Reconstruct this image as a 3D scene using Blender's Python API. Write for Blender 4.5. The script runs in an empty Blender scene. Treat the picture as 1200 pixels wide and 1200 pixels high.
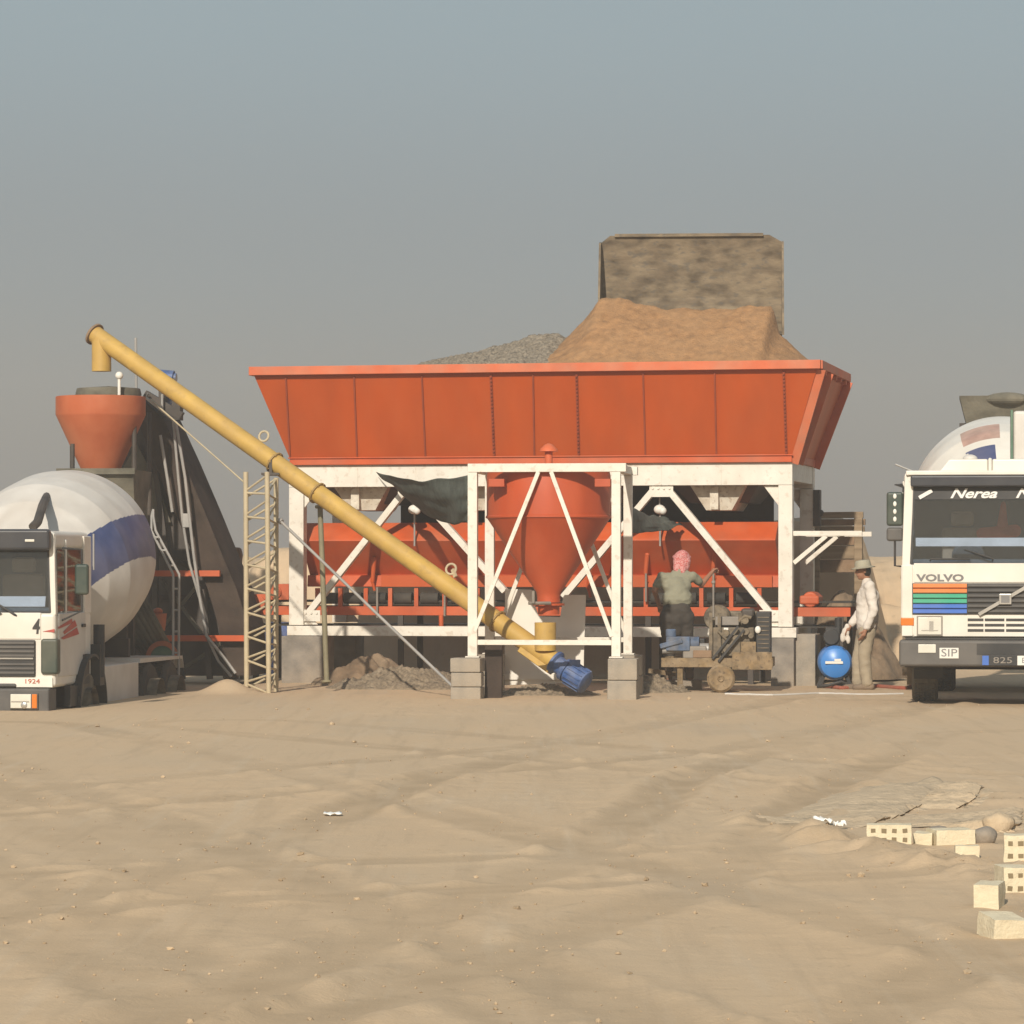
# concrete batching yard in the desert: everything is built here, nothing is loaded
HAZE, SUN_E, EXPO, SKYK = .0019, 3.5, .42, 7.9
SKYR = [(0.0, (.252, .235, .217)), (.035, (.244, .24, .230)), (.09, (.245, .264, .272)), (.17, (.285, .345, .357)), (.5, (.24, .32, .38))]
import bpy, bmesh, math, random
import numpy as np
from mathutils import Vector, Matrix, noise as mnoise
random.seed(7)
R = math.radians
scene = bpy.context.scene
COL = scene.collection
F, HZ, CH = 4000.0, 662.0, 1.7          # focal length in photo pixels, horizon row, eye height

def at(px, py, Y):
    return Vector(((px - 600) * Y / F, Y, CH + (HZ - py) * Y / F))

class Fr:
    """a thing's own frame: x to the right, y away from the road, z up; yaw turns its right end nearer"""
    def __init__(s, X0, Y0, z0=0.0, yaw=0.0):
        s.X0, s.Y0, s.z0, s.a = X0, Y0, z0, R(yaw)
        s.c, s.s = math.cos(s.a), math.sin(s.a)
    def L(s, px, py, c=0.0):
        k = (px - 600) / F
        x = (k * (s.Y0 + c * s.c) - s.X0 - c * s.s) / (s.c + k * s.s)
        Y = s.Y0 - x * s.s + c * s.c
        return Vector((x, c, CH + (HZ - py) * Y / F - s.z0))
    def W(s, v):
        return Vector((s.X0 + v[0] * s.c + v[1] * s.s, s.Y0 - v[0] * s.s + v[1] * s.c, s.z0 + v[2]))
    def I(s, w):
        dx, dy = w[0] - s.X0, w[1] - s.Y0
        return Vector((dx * s.c - dy * s.s, dx * s.s + dy * s.c, w[2] - s.z0))

# ------------------------------------------------------------------ materials
def nd(nt, t, x=0, y=0):
    n = nt.nodes.new(t); n.location = (x, y); return n

def pmat(name, col, rough=0.55, metal=0.0, var=0.12, scale=4.0, dust=0.0, dustcol=(.36, .28, .19),
         dscale=2.0, bump=0.0, bscale=30.0, spec=0.4, spots=0.0, spotcol=(.12, .06, .03), stretch=(1, 1, 1)):
    m = bpy.data.materials.new(name); m.use_nodes = True
    nt = m.node_tree; b = nt.nodes['Principled BSDF']
    b.inputs['Roughness'].default_value = rough; b.inputs['Metallic'].default_value = metal
    b.inputs['Specular IOR Level'].default_value = spec
    tc = nd(nt, 'ShaderNodeTexCoord'); mp = nd(nt, 'ShaderNodeMapping')
    mp.inputs['Scale'].default_value = stretch
    nt.links.new(tc.outputs['Object'], mp.inputs['Vector'])
    def noise(s, det=5.0):
        n = nd(nt, 'ShaderNodeTexNoise'); n.inputs['Scale'].default_value = s; n.inputs['Detail'].default_value = det
        nt.links.new(mp.outputs['Vector'], n.inputs['Vector']); return n.outputs['Fac']
    n1 = noise(scale)
    mr = nd(nt, 'ShaderNodeMapRange'); mr.inputs['From Min'].default_value = .3; mr.inputs['From Max'].default_value = .7
    mr.inputs['To Min'].default_value = 1 - var; mr.inputs['To Max'].default_value = 1 + var
    nt.links.new(n1, mr.inputs['Value'])
    mx = nd(nt, 'ShaderNodeMix'); mx.data_type = 'RGBA'; mx.blend_type = 'MULTIPLY'; mx.inputs['Factor'].default_value = 1
    mx.inputs[6].default_value = (*col, 1); nt.links.new(mr.outputs['Result'], mx.inputs[7])
    out = mx.outputs[2]
    def over(out, s, lo, hi, c2, amt):
        f = nd(nt, 'ShaderNodeMapRange'); f.inputs['From Min'].default_value = lo; f.inputs['From Max'].default_value = hi
        f.inputs['To Max'].default_value = amt
        nt.links.new(noise(s, 8.0), f.inputs['Value'])
        m2 = nd(nt, 'ShaderNodeMix'); m2.data_type = 'RGBA'; m2.inputs[7].default_value = (*c2, 1)
        nt.links.new(out, m2.inputs[6]); nt.links.new(f.outputs['Result'], m2.inputs['Factor'])
        return m2.outputs[2]
    if dust: out = over(out, dscale, .38, .72, dustcol, dust)
    if spots: out = over(out, scale * 2.3, .56, .66, spotcol, spots)
    nt.links.new(out, b.inputs['Base Color'])
    if bump:
        bp = nd(nt, 'ShaderNodeBump'); bp.inputs['Strength'].default_value = bump; bp.inputs['Distance'].default_value = .02
        nt.links.new(noise(bscale, 6.0), bp.inputs['Height']); nt.links.new(bp.outputs['Normal'], b.inputs['Normal'])
    return m

def glassmat(name, tint=(.55, .6, .6), amt=.5):
    m = bpy.data.materials.new(name); m.use_nodes = True; nt = m.node_tree
    for n in list(nt.nodes):
        if n.type != 'OUTPUT_MATERIAL': nt.nodes.remove(n)
    out = nt.nodes['Material Output']
    tr = nd(nt, 'ShaderNodeBsdfTransparent'); tr.inputs['Color'].default_value = (*tint, 1)
    gl = nd(nt, 'ShaderNodeBsdfGlossy'); gl.inputs['Roughness'].default_value = .04
    df = nd(nt, 'ShaderNodeBsdfDiffuse'); df.inputs['Color'].default_value = (.3, .26, .2, 1)
    fr = nd(nt, 'ShaderNodeFresnel'); fr.inputs['IOR'].default_value = 1.5
    m1 = nd(nt, 'ShaderNodeMixShader'); m2 = nd(nt, 'ShaderNodeMixShader'); m2.inputs[0].default_value = .05
    nt.links.new(fr.outputs[0], m1.inputs[0]); nt.links.new(tr.outputs[0], m1.inputs[1]); nt.links.new(gl.outputs[0], m1.inputs[2])
    nt.links.new(m1.outputs[0], m2.inputs[1]); nt.links.new(df.outputs[0], m2.inputs[2])
    nt.links.new(m2.outputs[0], out.inputs[0]); return m

DUST = (.37, .29, .20)
M = {}
M['orange'] = pmat('orange_paint', (.43, .068, .006), .55, var=.10, scale=2.2, dust=.14, dscale=3.0, dustcol=(.40, .13, .05), bump=.25, bscale=2.2, stretch=(1, 1, .22))
M['orange_pale'] = pmat('faded_lit_orange_paint', (.54, .115, .04), .6, var=.12, scale=3, dust=.35, dscale=2)  # paler for fading and dust, and for sunlight on rim and flanges
M['orange_low'] = pmat('worn_orange_paint', (.47, .072, .011), .55, var=.16, scale=2.5, dust=.2, dscale=1.8)
M['orange_seam'] = pmat('dark_orange_seam', (.27, .055, .022), .6, var=.15)
M['silo'] = pmat('red_orange_paint', (.42, .064, .015), .5, var=.12, scale=3, dust=.3, dscale=2.6, dustcol=(.44, .13, .065), stretch=(1, 1, .4))
M['cone'] = pmat('dusty_orange_paint', (.42, .10, .035), .65, var=.14, scale=3, dust=.5, dscale=1.5, dustcol=(.33, .17, .095))
M['white'] = pmat('cream_white_paint', (.70, .66, .575), .5, var=.07, scale=5, spots=.32, spotcol=(.36, .25, .16), dust=.28, dscale=2.0, dustcol=(.50, .42, .31))
M['funnel'] = pmat('pitted_pale_paint', (.62, .57, .47), .6, var=.12, scale=8, dust=.5, dscale=6, spots=.6, spotcol=(.3, .22, .15))
M['yellow'] = pmat('ochre_yellow_paint', (.47, .30, .068), .55, var=.13, scale=3.5, dust=.35, dscale=2.6, dustcol=(.40, .25, .11), spots=.25, spotcol=(.25, .16, .07))
M['yellow_dark'] = pmat('grimy_yellow_flange', (.30, .19, .06), .6, var=.2)
M['steel'] = pmat('grey_weathered_steel', (.22, .20, .175), .6, .1, var=.2, dust=.4)
M['dark'] = pmat('dark_oily_steel', (.045, .038, .032), .6, var=.3, scale=3, dust=.35, dustcol=(.15, .11, .08))
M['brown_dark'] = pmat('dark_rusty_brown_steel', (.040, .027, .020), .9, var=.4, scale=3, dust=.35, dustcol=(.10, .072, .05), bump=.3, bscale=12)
M['grime'] = pmat('grey_green_cement_crust', (.125, .115, .085), .9, var=.35, scale=3.5, dust=.5, dustcol=(.22, .19, .14), bump=.5, bscale=14)
M['rust'] = pmat('rusty_brown_metal', (.20, .125, .075), .85, var=.35, scale=6, dust=.5, dustcol=(.32, .24, .15), bump=.3)
M['engine'] = pmat('oily_engine_metal', (.12, .098, .07), .65, .1, var=.45, scale=9, dust=.6, dustcol=(.30, .23, .14), dscale=7, bump=.4)
M['ochre'] = pmat('dirty_ochre_paint', (.19, .13, .065), .8, var=.4, scale=9, dust=.5, dscale=6, bump=.3, spots=.6, spotcol=(.07, .05, .035))
M['pebble'] = pmat('dusty_pebble', (.40, .30, .19), .95, var=.3, scale=3, bump=.4)
M['pumpblue'] = pmat('dirty_pale_blue_paint', (.075, .115, .19), .7, var=.35, scale=9, dust=.6, dscale=7, dustcol=(.22, .20, .17))
M['mast'] = pmat('pale_beige_paint', (.46, .385, .25), .65, var=.12, scale=6, dust=.3)
M['olive'] = pmat('olive_drab_pole', (.20, .175, .105), .7, var=.2)
M['grey_pipe'] = pmat('grey_galvanised_pipe', (.33, .32, .30), .5, .2, var=.15, dust=.2)
M['conc'] = pmat('grey_concrete', (.30, .265, .215), .9, var=.15, scale=6, dust=.45, dscale=3, bump=.35, bscale=45)
M['conc_d'] = pmat('stained_shaded_concrete', (.22, .195, .165), .9, var=.25, scale=4, dust=.5, dscale=2, bump=.35, bscale=40)  # darker copy: stains, and the shade on the right footing
M['brick'] = pmat('cream_hollow_brick', (.66, .58, .41), .9, var=.12, scale=12, dust=.35, dscale=9, dustcol=(.46, .36, .23), bump=.3, bscale=60)
M['brick_hole'] = pmat('brick_hole', (.22, .17, .10), .95, var=.2)
M['sand'] = pmat('orange_brown_sand', (.31, .168, .075), .95, var=.22, scale=9, dust=.5, dscale=2.2, dustcol=(.35, .21, .105), bump=1.0, bscale=34)
M['rubble'] = pmat('brown_rubble', (.20, .155, .105), .95, var=.5, scale=22, dust=.5, dscale=6, dustcol=(.28, .22, .15), bump=1.0, bscale=30)
M['gravel'] = pmat('grey_gravel', (.19, .16, .12), .95, var=.55, scale=26, dust=.5, dscale=12, dustcol=(.29, .245, .185), bump=1.0, bscale=30)
M['bucket'] = pmat('scoured_grey_bucket_steel', (.125, .094, .06), .85, .0, var=.5, scale=5, dust=.85, dscale=4.5, dustcol=(.27, .21, .135), bump=.3, bscale=18, spots=.6, spotcol=(.10, .09, .075), stretch=(.7, 1, 1.5))
M['loader'] = pmat('faded_yellow_loader_paint', (.40, .26, .07), .6, var=.2, dust=.5)
M['rubber'] = pmat('dusty_black_rubber', (.032, .03, .026), .85, var=.3, scale=6, dust=.4, dustcol=(.12, .095, .07), bump=.3)
M['tread'] = pmat('dusty_tyre_tread', (.125, .11, .085), .9, var=.25, scale=14, dust=.6, dustcol=(.19, .155, .11), bump=.4, bscale=40, stretch=(3, .4, .4))
M['black'] = pmat('black_plastic', (.025, .025, .025), .55, var=.2, dust=.25, dustcol=(.12, .10, .08))
M['bumper'] = pmat('dusty_grey_bumper', (.085, .08, .074), .6, var=.15, dust=.45, dustcol=(.16, .14, .115))
M['visor'] = pmat('smoked_sun_visor', (.035, .038, .045), .3, var=.1, dust=.2, dustcol=(.16, .14, .12))
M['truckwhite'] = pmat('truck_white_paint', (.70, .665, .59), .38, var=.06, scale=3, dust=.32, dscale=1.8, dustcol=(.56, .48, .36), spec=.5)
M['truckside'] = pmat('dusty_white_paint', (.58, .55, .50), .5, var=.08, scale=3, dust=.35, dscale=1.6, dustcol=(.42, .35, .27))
M['red'] = pmat('red_paint', (.42, .05, .04), .5, var=.1, dust=.2)
M['redcurtain'] = pmat('red_cloth', (.60, .13, .08), .9, var=.25)
M['s_orange'] = pmat('orange_stripe', (.66, .19, .045), .45, var=.05, dust=.15)
M['s_green'] = pmat('green_stripe', (.045, .33, .20), .45, var=.05, dust=.12)
M['s_blue'] = pmat('blue_stripe', (.05, .14, .46), .45, var=.05, dust=.12)
M['blue'] = pmat('worn_blue_paint', (.035, .085, .23), .5, var=.25, scale=9, dust=.5, dscale=7, dustcol=(.22, .23, .26), bump=.2)
M['tankblue'] = pmat('bright_blue_paint', (.03, .20, .56), .35, var=.06, dust=.15)
M['navy'] = pmat('faded_blue_paint', (.05, .07, .17), .5, var=.15, dust=.2)
M['chrome'] = pmat('bright_metal', (.62, .60, .56), .25, .8, var=.08)
M['lamp'] = pmat('headlamp_glass', (.72, .69, .60), .15, .15, var=.1, spec=.6)
M['amber'] = pmat('amber_lens', (.62, .17, .02), .3, var=.05)
M['plate'] = pmat('white_plate', (.72, .70, .64), .5, var=.05, dust=.2)
M['ink'] = pmat('black_ink', (.035, .033, .03), .6, var=.1)
M['whiteink'] = pmat('white_lettering', (.72, .70, .66), .6, var=.05)
M['greyink'] = pmat('grey_lettering', (.17, .165, .16), .5, var=.1)
M['redink'] = pmat('red_lettering', (.45, .10, .05), .6, var=.1)
M['patch'] = pmat('dull_red_patch', (.40, .25, .20), .6, var=.25, scale=5, dust=.5, dustcol=(.42, .36, .28))
M['glass'] = glassmat('dusty_glass', (.82, .87, .90))
M['mirror'] = pmat('mirror_back_dark_green', (.03, .05, .04), .4, var=.15, dust=.2)
M['mirrorglass'] = pmat('mirror_glass', (.55, .68, .62), .06, .9, var=.02)
M['dash'] = pmat('sky_tinted_cab_grey', (.10, .125, .16), .8, var=.2)  # blue cast paints in the sky tone seen through the cab
M['lilac'] = pmat('pale_lilac_cloth', (.76, .76, .86), .8, var=.12)
M['seat'] = pmat('brown_seat_cloth', (.33, .26, .21), .9, var=.2)
M['greenlens'] = pmat('green_paint', (.03, .13, .085), .6, var=.2, dust=.3)
M['tarp'] = pmat('dark_green_shade_net', (.062, .075, .062), .85, var=.35, scale=9, dust=.35, dscale=4, dustcol=(.13, .14, .12), bump=.4, bscale=22)
M['wood'] = pmat('weathered_timber', (.23, .165, .10), .9, var=.3, scale=4, dust=.4, bump=.3, stretch=(.3, 1, 4))
M['skin'] = pmat('tanned_skin', (.30, .145, .085), .6, var=.08)
M['shirt_olive'] = pmat('washed_olive_shirt', (.235, .225, .16), .9, var=.10, scale=6, bump=.4, bscale=11)
M['shirt_white'] = pmat('dusty_white_shirt', (.60, .55, .485), .9, var=.08, scale=6, bump=.5, bscale=11)
M['trousers_dark'] = pmat('dark_brown_trousers', (.05, .042, .034), .9, var=.2, bump=.3, bscale=10)
M['trousers_beige'] = pmat('beige_grey_trousers', (.33, .275, .195), .9, var=.12, bump=.45, bscale=10)
M['boots'] = pmat('dusty_brown_boots', (.14, .10, .07), .85, var=.2, dust=.4)
M['hat'] = pmat('olive_cloth_hat', (.34, .315, .235), .9, var=.15, bump=.3)
M['hair'] = pmat('black_hair', (.02, .017, .014), .6, var=.2)
M['eye'] = pmat('eye', (.03, .025, .02), .2)
M['hose'] = pmat('faded_red_hose', (.36, .08, .05), .7, var=.2, dust=.4)
M['rope'] = pmat('white_rope', (.52, .50, .46), .8, var=.1)
M['litter'] = pmat('white_paper', (.75, .74, .70), .8, var=.05)
M['soil'] = pmat('damp_brown_soil', (.17, .115, .07), .95, var=.35, scale=5, dust=.4, bump=.8, bscale=14)
M['clod'] = pmat('pale_crusty_earth', (.49, .38, .25), .95, var=.15, scale=9, dust=.3, bump=.7, bscale=22)
M['plastic_blue'] = pmat('blue_plastic', (.06, .13, .36), .5, var=.15, dust=.3)

def keffiyeh():
    m = pmat('red_white_checked_cloth', (.48, .14, .12), .9, var=.1)
    nt = m.node_tree; b = nt.nodes['Principled BSDF']
    tc = nd(nt, 'ShaderNodeTexCoord'); ck = nd(nt, 'ShaderNodeTexVoronoi'); ck.inputs['Scale'].default_value = 55
    nt.links.new(tc.outputs['Object'], ck.inputs['Vector'])
    cr = nd(nt, 'ShaderNodeValToRGB'); cr.color_ramp.elements[0].position = .42; cr.color_ramp.elements[1].position = .5
    cr.color_ramp.elements[0].color = (.46, .10, .09, 1); cr.color_ramp.elements[1].color = (.55, .27, .25, 1)
    nt.links.new(ck.outputs['Distance'], cr.inputs[0]); nt.links.new(cr.outputs[0], b.inputs['Base Color'])
    return m
M['keffiyeh'] = keffiyeh()

# ------------------------------------------------------------------ mesh builder
Z = Vector((0, 0, 1))
class MB:
    def __init__(s): s.bm = bmesh.new(); s.mi = 0
    def _f(s, vs):
        try:
            f = s.bm.faces.new(vs); f.material_index = s.mi; return f
        except ValueError: return None
    def box(s, c, d, rot=None):
        c = Vector(c); hx, hy, hz = d[0] / 2, d[1] / 2, d[2] / 2
        P = [Vector((x, y, z)) for z in (-hz, hz) for x, y in ((-hx, -hy), (hx, -hy), (hx, hy), (-hx, hy))]
        if rot is not None: P = [rot @ p for p in P]
        v = [s.bm.verts.new(c + p) for p in P]
        for q in ((3, 2, 1, 0), (4, 5, 6, 7), (0, 1, 5, 4), (1, 2, 6, 5), (2, 3, 7, 6), (3, 0, 4, 7)): s._f([v[i] for i in q])
        return s
    def bb(s, x0, x1, y0, y1, z0, z1):
        return s.box(((x0 + x1) / 2, (y0 + y1) / 2, (z0 + z1) / 2), (abs(x1 - x0), abs(y1 - y0), abs(z1 - z0)))
    def beam(s, p, q, w, h, up=None):
        p, q = Vector(p), Vector(q); d = q - p; L = d.length; y = d.normalized()
        up = Vector(up) if up is not None else (Z if abs(y.z) < .97 else Vector((0, 1, 0)))
        x = y.cross(up).normalized(); z = x.cross(y)
        rot = Matrix((x, y, z)).transposed()
        return s.box((p + q) / 2, (w, L, h), rot)
    def tube(s, p, q, r1, r2=None, n=16, cap=True):
        p, q = Vector(p), Vector(q); r2 = r1 if r2 is None else r2
        return s.lathe([(r1, 0), (r2, (q - p).length)], p, q - p, n, cap)
    def lathe(s, prof, o, axis, n=32, cap=True):
        o = Vector(o); z = Vector(axis).normalized()
        x = (Vector((1, 0, 0)) if abs(z.x) < .9 else Vector((0, 1, 0))); x = (x - z * x.dot(z)).normalized(); y = z.cross(x)
        rings = []
        for r, h in prof:
            rings.append([s.bm.verts.new(o + z * h + (x * math.cos(2 * math.pi * i / n) + y * math.sin(2 * math.pi * i / n)) * max(r, 1e-4)) for i in range(n)])
        for a, b in zip(rings, rings[1:]):
            for i in range(n): s._f([a[i], a[(i + 1) % n], b[(i + 1) % n], b[i]])
        if cap:
            s._f(list(reversed(rings[0]))); s._f(rings[-1])
        return s
    def pipe(s, pts, r, n=8, cap=True):
        pts = [Vector(p) for p in pts]; rings = []; N = None
        for i, p in enumerate(pts):
            t = (pts[min(i + 1, len(pts) - 1)] - pts[max(i - 1, 0)]).normalized()
            if N is None: N = t.orthogonal().normalized()
            else: N = (N - t * N.dot(t)).normalized()
            B = t.cross(N)
            rings.append([s.bm.verts.new(p + (N * math.cos(2 * math.pi * k / n) + B * math.sin(2 * math.pi * k / n)) * r) for k in range(n)])
        for a, b in zip(rings, rings[1:]):
            for i in range(n): s._f([a[i], a[(i + 1) % n], b[(i + 1) % n], b[i]])
        if cap: s._f(list(reversed(rings[0]))); s._f(rings[-1])
        return s
    def prism(s, pts, vec):
        pts = [Vector(p) for p in pts]; vec = Vector(vec)
        a = [s.bm.verts.new(p) for p in pts]; b = [s.bm.verts.new(p + vec) for p in pts]; n = len(pts)
        s._f(a); s._f(list(reversed(b)))
        for i in range(n): s._f([a[(i + 1) % n], a[i], b[i], b[(i + 1) % n]])
        return s
    def sphere(s, c, r, sc=(1, 1, 1), u=16, v=10, rot=None):
        m = Matrix.Diagonal((*[r * k for k in sc], 1))
        if rot is not None: m = rot.to_4x4() @ m
        ret = bmesh.ops.create_uvsphere(s.bm, u_segments=u, v_segments=v, radius=1, matrix=Matrix.Translation(Vector(c)) @ m)
        for vv in ret['verts']:
            for f in vv.link_faces: f.material_index = s.mi
        return s
    def caps(s, p, q, r1, r2, n=14):
        p, q = Vector(p), Vector(q)
        s.tube(p, q, r1, r2, n); s.sphere(p, r1, u=n, v=8); s.sphere(q, r2, u=n, v=8); return s
    def build(s, name, mat, parent=None, bevel=0.0, ang=35, smooth=True):
        bmesh.ops.recalc_face_normals(s.bm, faces=s.bm.faces)
        me = bpy.data.meshes.new(name); s.bm.to_mesh(me); s.bm.free()
        for m in (mat if isinstance(mat, (list, tuple)) else [mat]): me.materials.append(m)
        if smooth:
            me.shade_smooth(); me.set_sharp_from_angle(angle=R(ang))
        o = bpy.data.objects.new(name, me); COL.objects.link(o)
        if parent is not None: o.parent = parent
        if bevel:
            b = o.modifiers.new('bevel', 'BEVEL'); b.width = bevel; b.segments = 2; b.limit_method = 'ANGLE'; b.angle_limit = R(40)
            b.harden_normals = True
        return o

def tag(o, label=None, cat=None, group=None, kind=None):
    if label: o['label'] = label
    if cat: o['category'] = cat
    if group: o['group'] = group
    if kind: o['kind'] = kind
    return o
def empty(name, fr, label, cat, group=None):
    o = bpy.data.objects.new(name, None); COL.objects.link(o); o.empty_display_size = .2
    o.location = (fr.X0, fr.Y0, fr.z0); o.rotation_euler = (0, 0, -fr.a)
    return tag(o, label, cat, group)
def copy_tree(o, parent=None):
    c = o.copy(); COL.objects.link(c)
    if parent is not None: c.parent = parent
    for ch in list(o.children): copy_tree(ch, c)
    return c
def text(name, body, size, mat, parent, loc, shear=0.0, ext=.003, bold=0.0, align='CENTER', rz=0.0, rx=90, xs=1.0):
    cu = bpy.data.curves.new(name, 'FONT'); cu.body = body; cu.size = size; cu.shear = shear; cu.extrude = ext
    cu.offset = bold; cu.align_x = align; cu.align_y = 'CENTER'; cu.resolution_u = 3
    t = bpy.data.objects.new('tmp', cu); COL.objects.link(t)
    me = bpy.data.meshes.new_from_object(t.evaluated_get(bpy.context.evaluated_depsgraph_get()))
    bpy.data.objects.remove(t); bpy.data.curves.remove(cu)
    me.materials.clear(); me.materials.append(mat)
    o = bpy.data.objects.new(name, me); COL.objects.link(o); o.parent = parent
    o.location = loc; o.rotation_euler = (R(rx), 0, rz); o.scale = (xs, 1, 1); return o
def bake(o):
    """replace an object's mesh by what its modifiers make of it"""
    bpy.context.view_layer.update()
    me = bpy.data.meshes.new_from_object(o.evaluated_get(bpy.context.evaluated_depsgraph_get()))
    o.modifiers.clear(); o.data = me; me.shade_smooth(); return o
def crumple(o, amp, sc, seed=0.0):
    n = [v.normal.copy() for v in o.data.vertices]
    for v, k in zip(o.data.vertices, n):
        p = v.co * sc; f = 1 - abs(mnoise.noise(Vector((p.x, p.y, p.z * 1.7 + seed))))
        v.co += k * amp * (f * f - .6 + .5 * mnoise.noise(p * 2.3))
    o.data.update(); return o
def fuse(o, vox=.01, it=4):
    m = o.modifiers.new('r', 'REMESH'); m.mode = 'VOXEL'; m.voxel_size = vox
    s = o.modifiers.new('s', 'SMOOTH'); s.iterations = it; s.factor = .5
    mats = list(o.data.materials); bake(o)
    o.data.materials.clear()
    for k in mats: o.data.materials.append(k)
    return o

# ------------------------------------------------------------------ terrain
PL = Fr(0.41, 48.5, 0, 12)              # the batching plant's frame
def vnoise(x, y, seed=0):
    xi = np.floor(x).astype(np.int64); yi = np.floor(y).astype(np.int64); xf = x - xi; yf = y - yi
    u = xf * xf * (3 - 2 * xf); v = yf * yf * (3 - 2 * yf)
    def h(a, b):
        n = (a * 374761393 + b * 668265263 + seed * 974634777) & 0x7fffffff
        n = ((n ^ (n >> 13)) * 1274126177) & 0x7fffffff
        return ((n ^ (n >> 16)) & 0xffff) / 65535.0
    return ((h(xi, yi) * (1 - u) + h(xi + 1, yi) * u) * (1 - v) + (h(xi, yi + 1) * (1 - u) + h(xi + 1, yi + 1) * u) * v) * 2 - 1
def fbm(x, y, oct=4, seed=0):
    t = 0; a = 1; s = 0
    for i in range(oct):
        t = t + a * vnoise(x, y, seed + i * 17); s += a; x = x * 2.03 + 5.1; y = y * 2.03 + 1.7; a *= .5
    return t / s
def sm(x, a, b):
    t = np.clip((x - a) / (b - a), 0, 1); return t * t * (3 - 2 * t)
RUTS = [  # centre line points (X, Y), half gauge, depth
    ([(-3.5, 9), (-2.0, 14), (-.6, 20), (.4, 27), (2.2, 35), (4.6, 43)], 1.0, .035),
    ([(2.5, 9), (1.2, 14), (-.8, 21), (-3.2, 29), (-5.6, 36)], 1.0, .03),
    ([(-7, 21), (-3, 25), (1, 31.5), (4.2, 42)], .95, .03),
    ([(6.5, 22), (3.5, 26), (.5, 31), (-3, 36.5)], .95, .03),
    ([(-5.5, 26), (-2.7, 18), (-1.1, 13.1), (-.2, 9)], .22, .022),
    ([(-4.4, 27), (-1.5, 18), (.2, 13.1), (1.2, 9)], .22, .018),
    ([(-5, 15), (-2.2, 18), (1.5, 19.5), (6, 21)], .9, .03),
    ([(-1.6, 9), (.4, 13.0), (2.0, 18), (3.2, 25), (5.2, 34)], .95, .035),
]
def ground_h(X, Y, want_track=False):
    X = np.asarray(X, float); Y = np.asarray(Y, float); track = np.zeros(X.shape)
    h = .07 * fbm(X * .12, Y * .12, 3, 3) * sm(Y, 14, 26) * (1 - .85 * sm(Y, 38, 41)) + .009 * fbm(X * .9, Y * .9, 4, 9)
    rough = np.clip(fbm(X * .22 + 3, Y * .3, 3, 21) * 1.6 + .1, 0, 1)
    rough = np.maximum(rough * .8, sm(Y, 24, 29) * (1 - sm(Y, 40, 43)) * .75)
    rough = np.maximum(rough, np.exp(-((X + 4.0) / 1.6) ** 2 - ((Y - 29) / 4.0) ** 2) * 1.4)
    h = h + rough * (.010 * fbm(X * 1.3, Y * 1.1, 3, 31) + .006 * (1 - np.abs(fbm(X * 2.6, Y * 2.2, 4, 35)) * 2.2) ** 2 + .012 * fbm(X * 7, Y * 7, 3, 41))
    h = h + .006 * fbm(X * 9, Y * 9, 2, 77)
    for pts, g, dep in RUTS:
        best = np.full(X.shape, 1e9); side = np.zeros(X.shape); along = np.zeros(X.shape); acc = 0
        for (x0, y0), (x1, y1) in zip(pts, pts[1:]):
            dx, dy = x1 - x0, y1 - y0; L = math.hypot(dx, dy)
            t = np.clip(((X - x0) * dx + (Y - y0) * dy) / L ** 2, 0, 1)
            ex, ey = X - x0 - t * dx, Y - y0 - t * dy; d = np.hypot(ex, ey)
            k = d < best; best = np.where(k, d, best); along = np.where(k, acc + t * L, along); acc += L
        w = np.abs(best - g)
        fade = .45 + .55 * np.clip(fbm(along * .25, best * 0 + dep * 900, 2, 5) + .4, 0, 1)
        rut = -np.exp(-(w / .15) ** 4) + (.6 + .5 * fbm(along * 3, w * 6, 3, 91)) * np.exp(-((w - .29) / .09) ** 2)
        tread = np.exp(-(w / .18) ** 4) * np.sin(along * 34) * .12
        h = h + 1.35 * dep * fade * (rut + tread)
        track = np.maximum(track, fade * np.exp(-(w / .26) ** 4) * np.clip(.75 + .6 * fbm(along * 2.5, w * 5, 3, 93), 0, 1))
    # crust ridge by the bricks, lower right
    rd = np.exp(-((Y - 25.4 - (X - 3.2) * 1.5) / .55) ** 2) * sm(X, 2.3, 2.9) * (1 - sm(X, 3.7, 4.2))
    h = h + rd * (.04 + .04 * fbm(X * 4, Y * 3, 3, 55))
    rd2 = np.exp(-((Y - 24.2 - (X - 3.4) * .6) / .5) ** 2) * sm(X, 3.2, 3.6)
    h = h + rd2 * (.04 + .05 * fbm(X * 5, Y * 4, 3, 59))
    # bank between the road and the sunken standing of the mixer truck, and that standing itself
    # kerf of loose stones along the road edge on the right
    e = np.exp(-((Y - (22 - (X - 1.6) * 3.4)) / .9) ** 2) * sm(X, 1.2, 1.8) * (1 - sm(X, 3.3, 3.7))
    h = h + e * .07 * (1 + fbm(X * 7, Y * 6, 3, 63)); track = np.maximum(track, e * np.clip(.2 + 1.6 * fbm(X * 5, Y * 4, 3, 64), 0, .9))
    edge = -3.55 + .35 * fbm(Y * .5, Y * 0, 2, 8) - .10 * (44 - Y) * sm(Y, 36, 44)
    pit = (1 - sm(X, edge - .9, edge)) * sm(Y, 36.4, 38.4) * (1 - sm(Y, 47.5, 49.5))
    lip = (1 - sm(X, edge - .4, edge + .6)) * np.exp(-((Y - 36.3) / .8) ** 2)
    low = (1 - sm(X, edge - .4, edge + .6)) * np.exp(-((Y - 36.8) / 1.8) ** 4); h = h * (1 - low) - .02 * low
    h = h * (1 - pit) - .62 * pit + lip * (-.02 + .05 * fbm(X * 1.8, Y * 1.2, 4, 12) + .07 * np.clip(fbm(X * 4.5, Y * 4, 3, 15), 0, 1))
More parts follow.
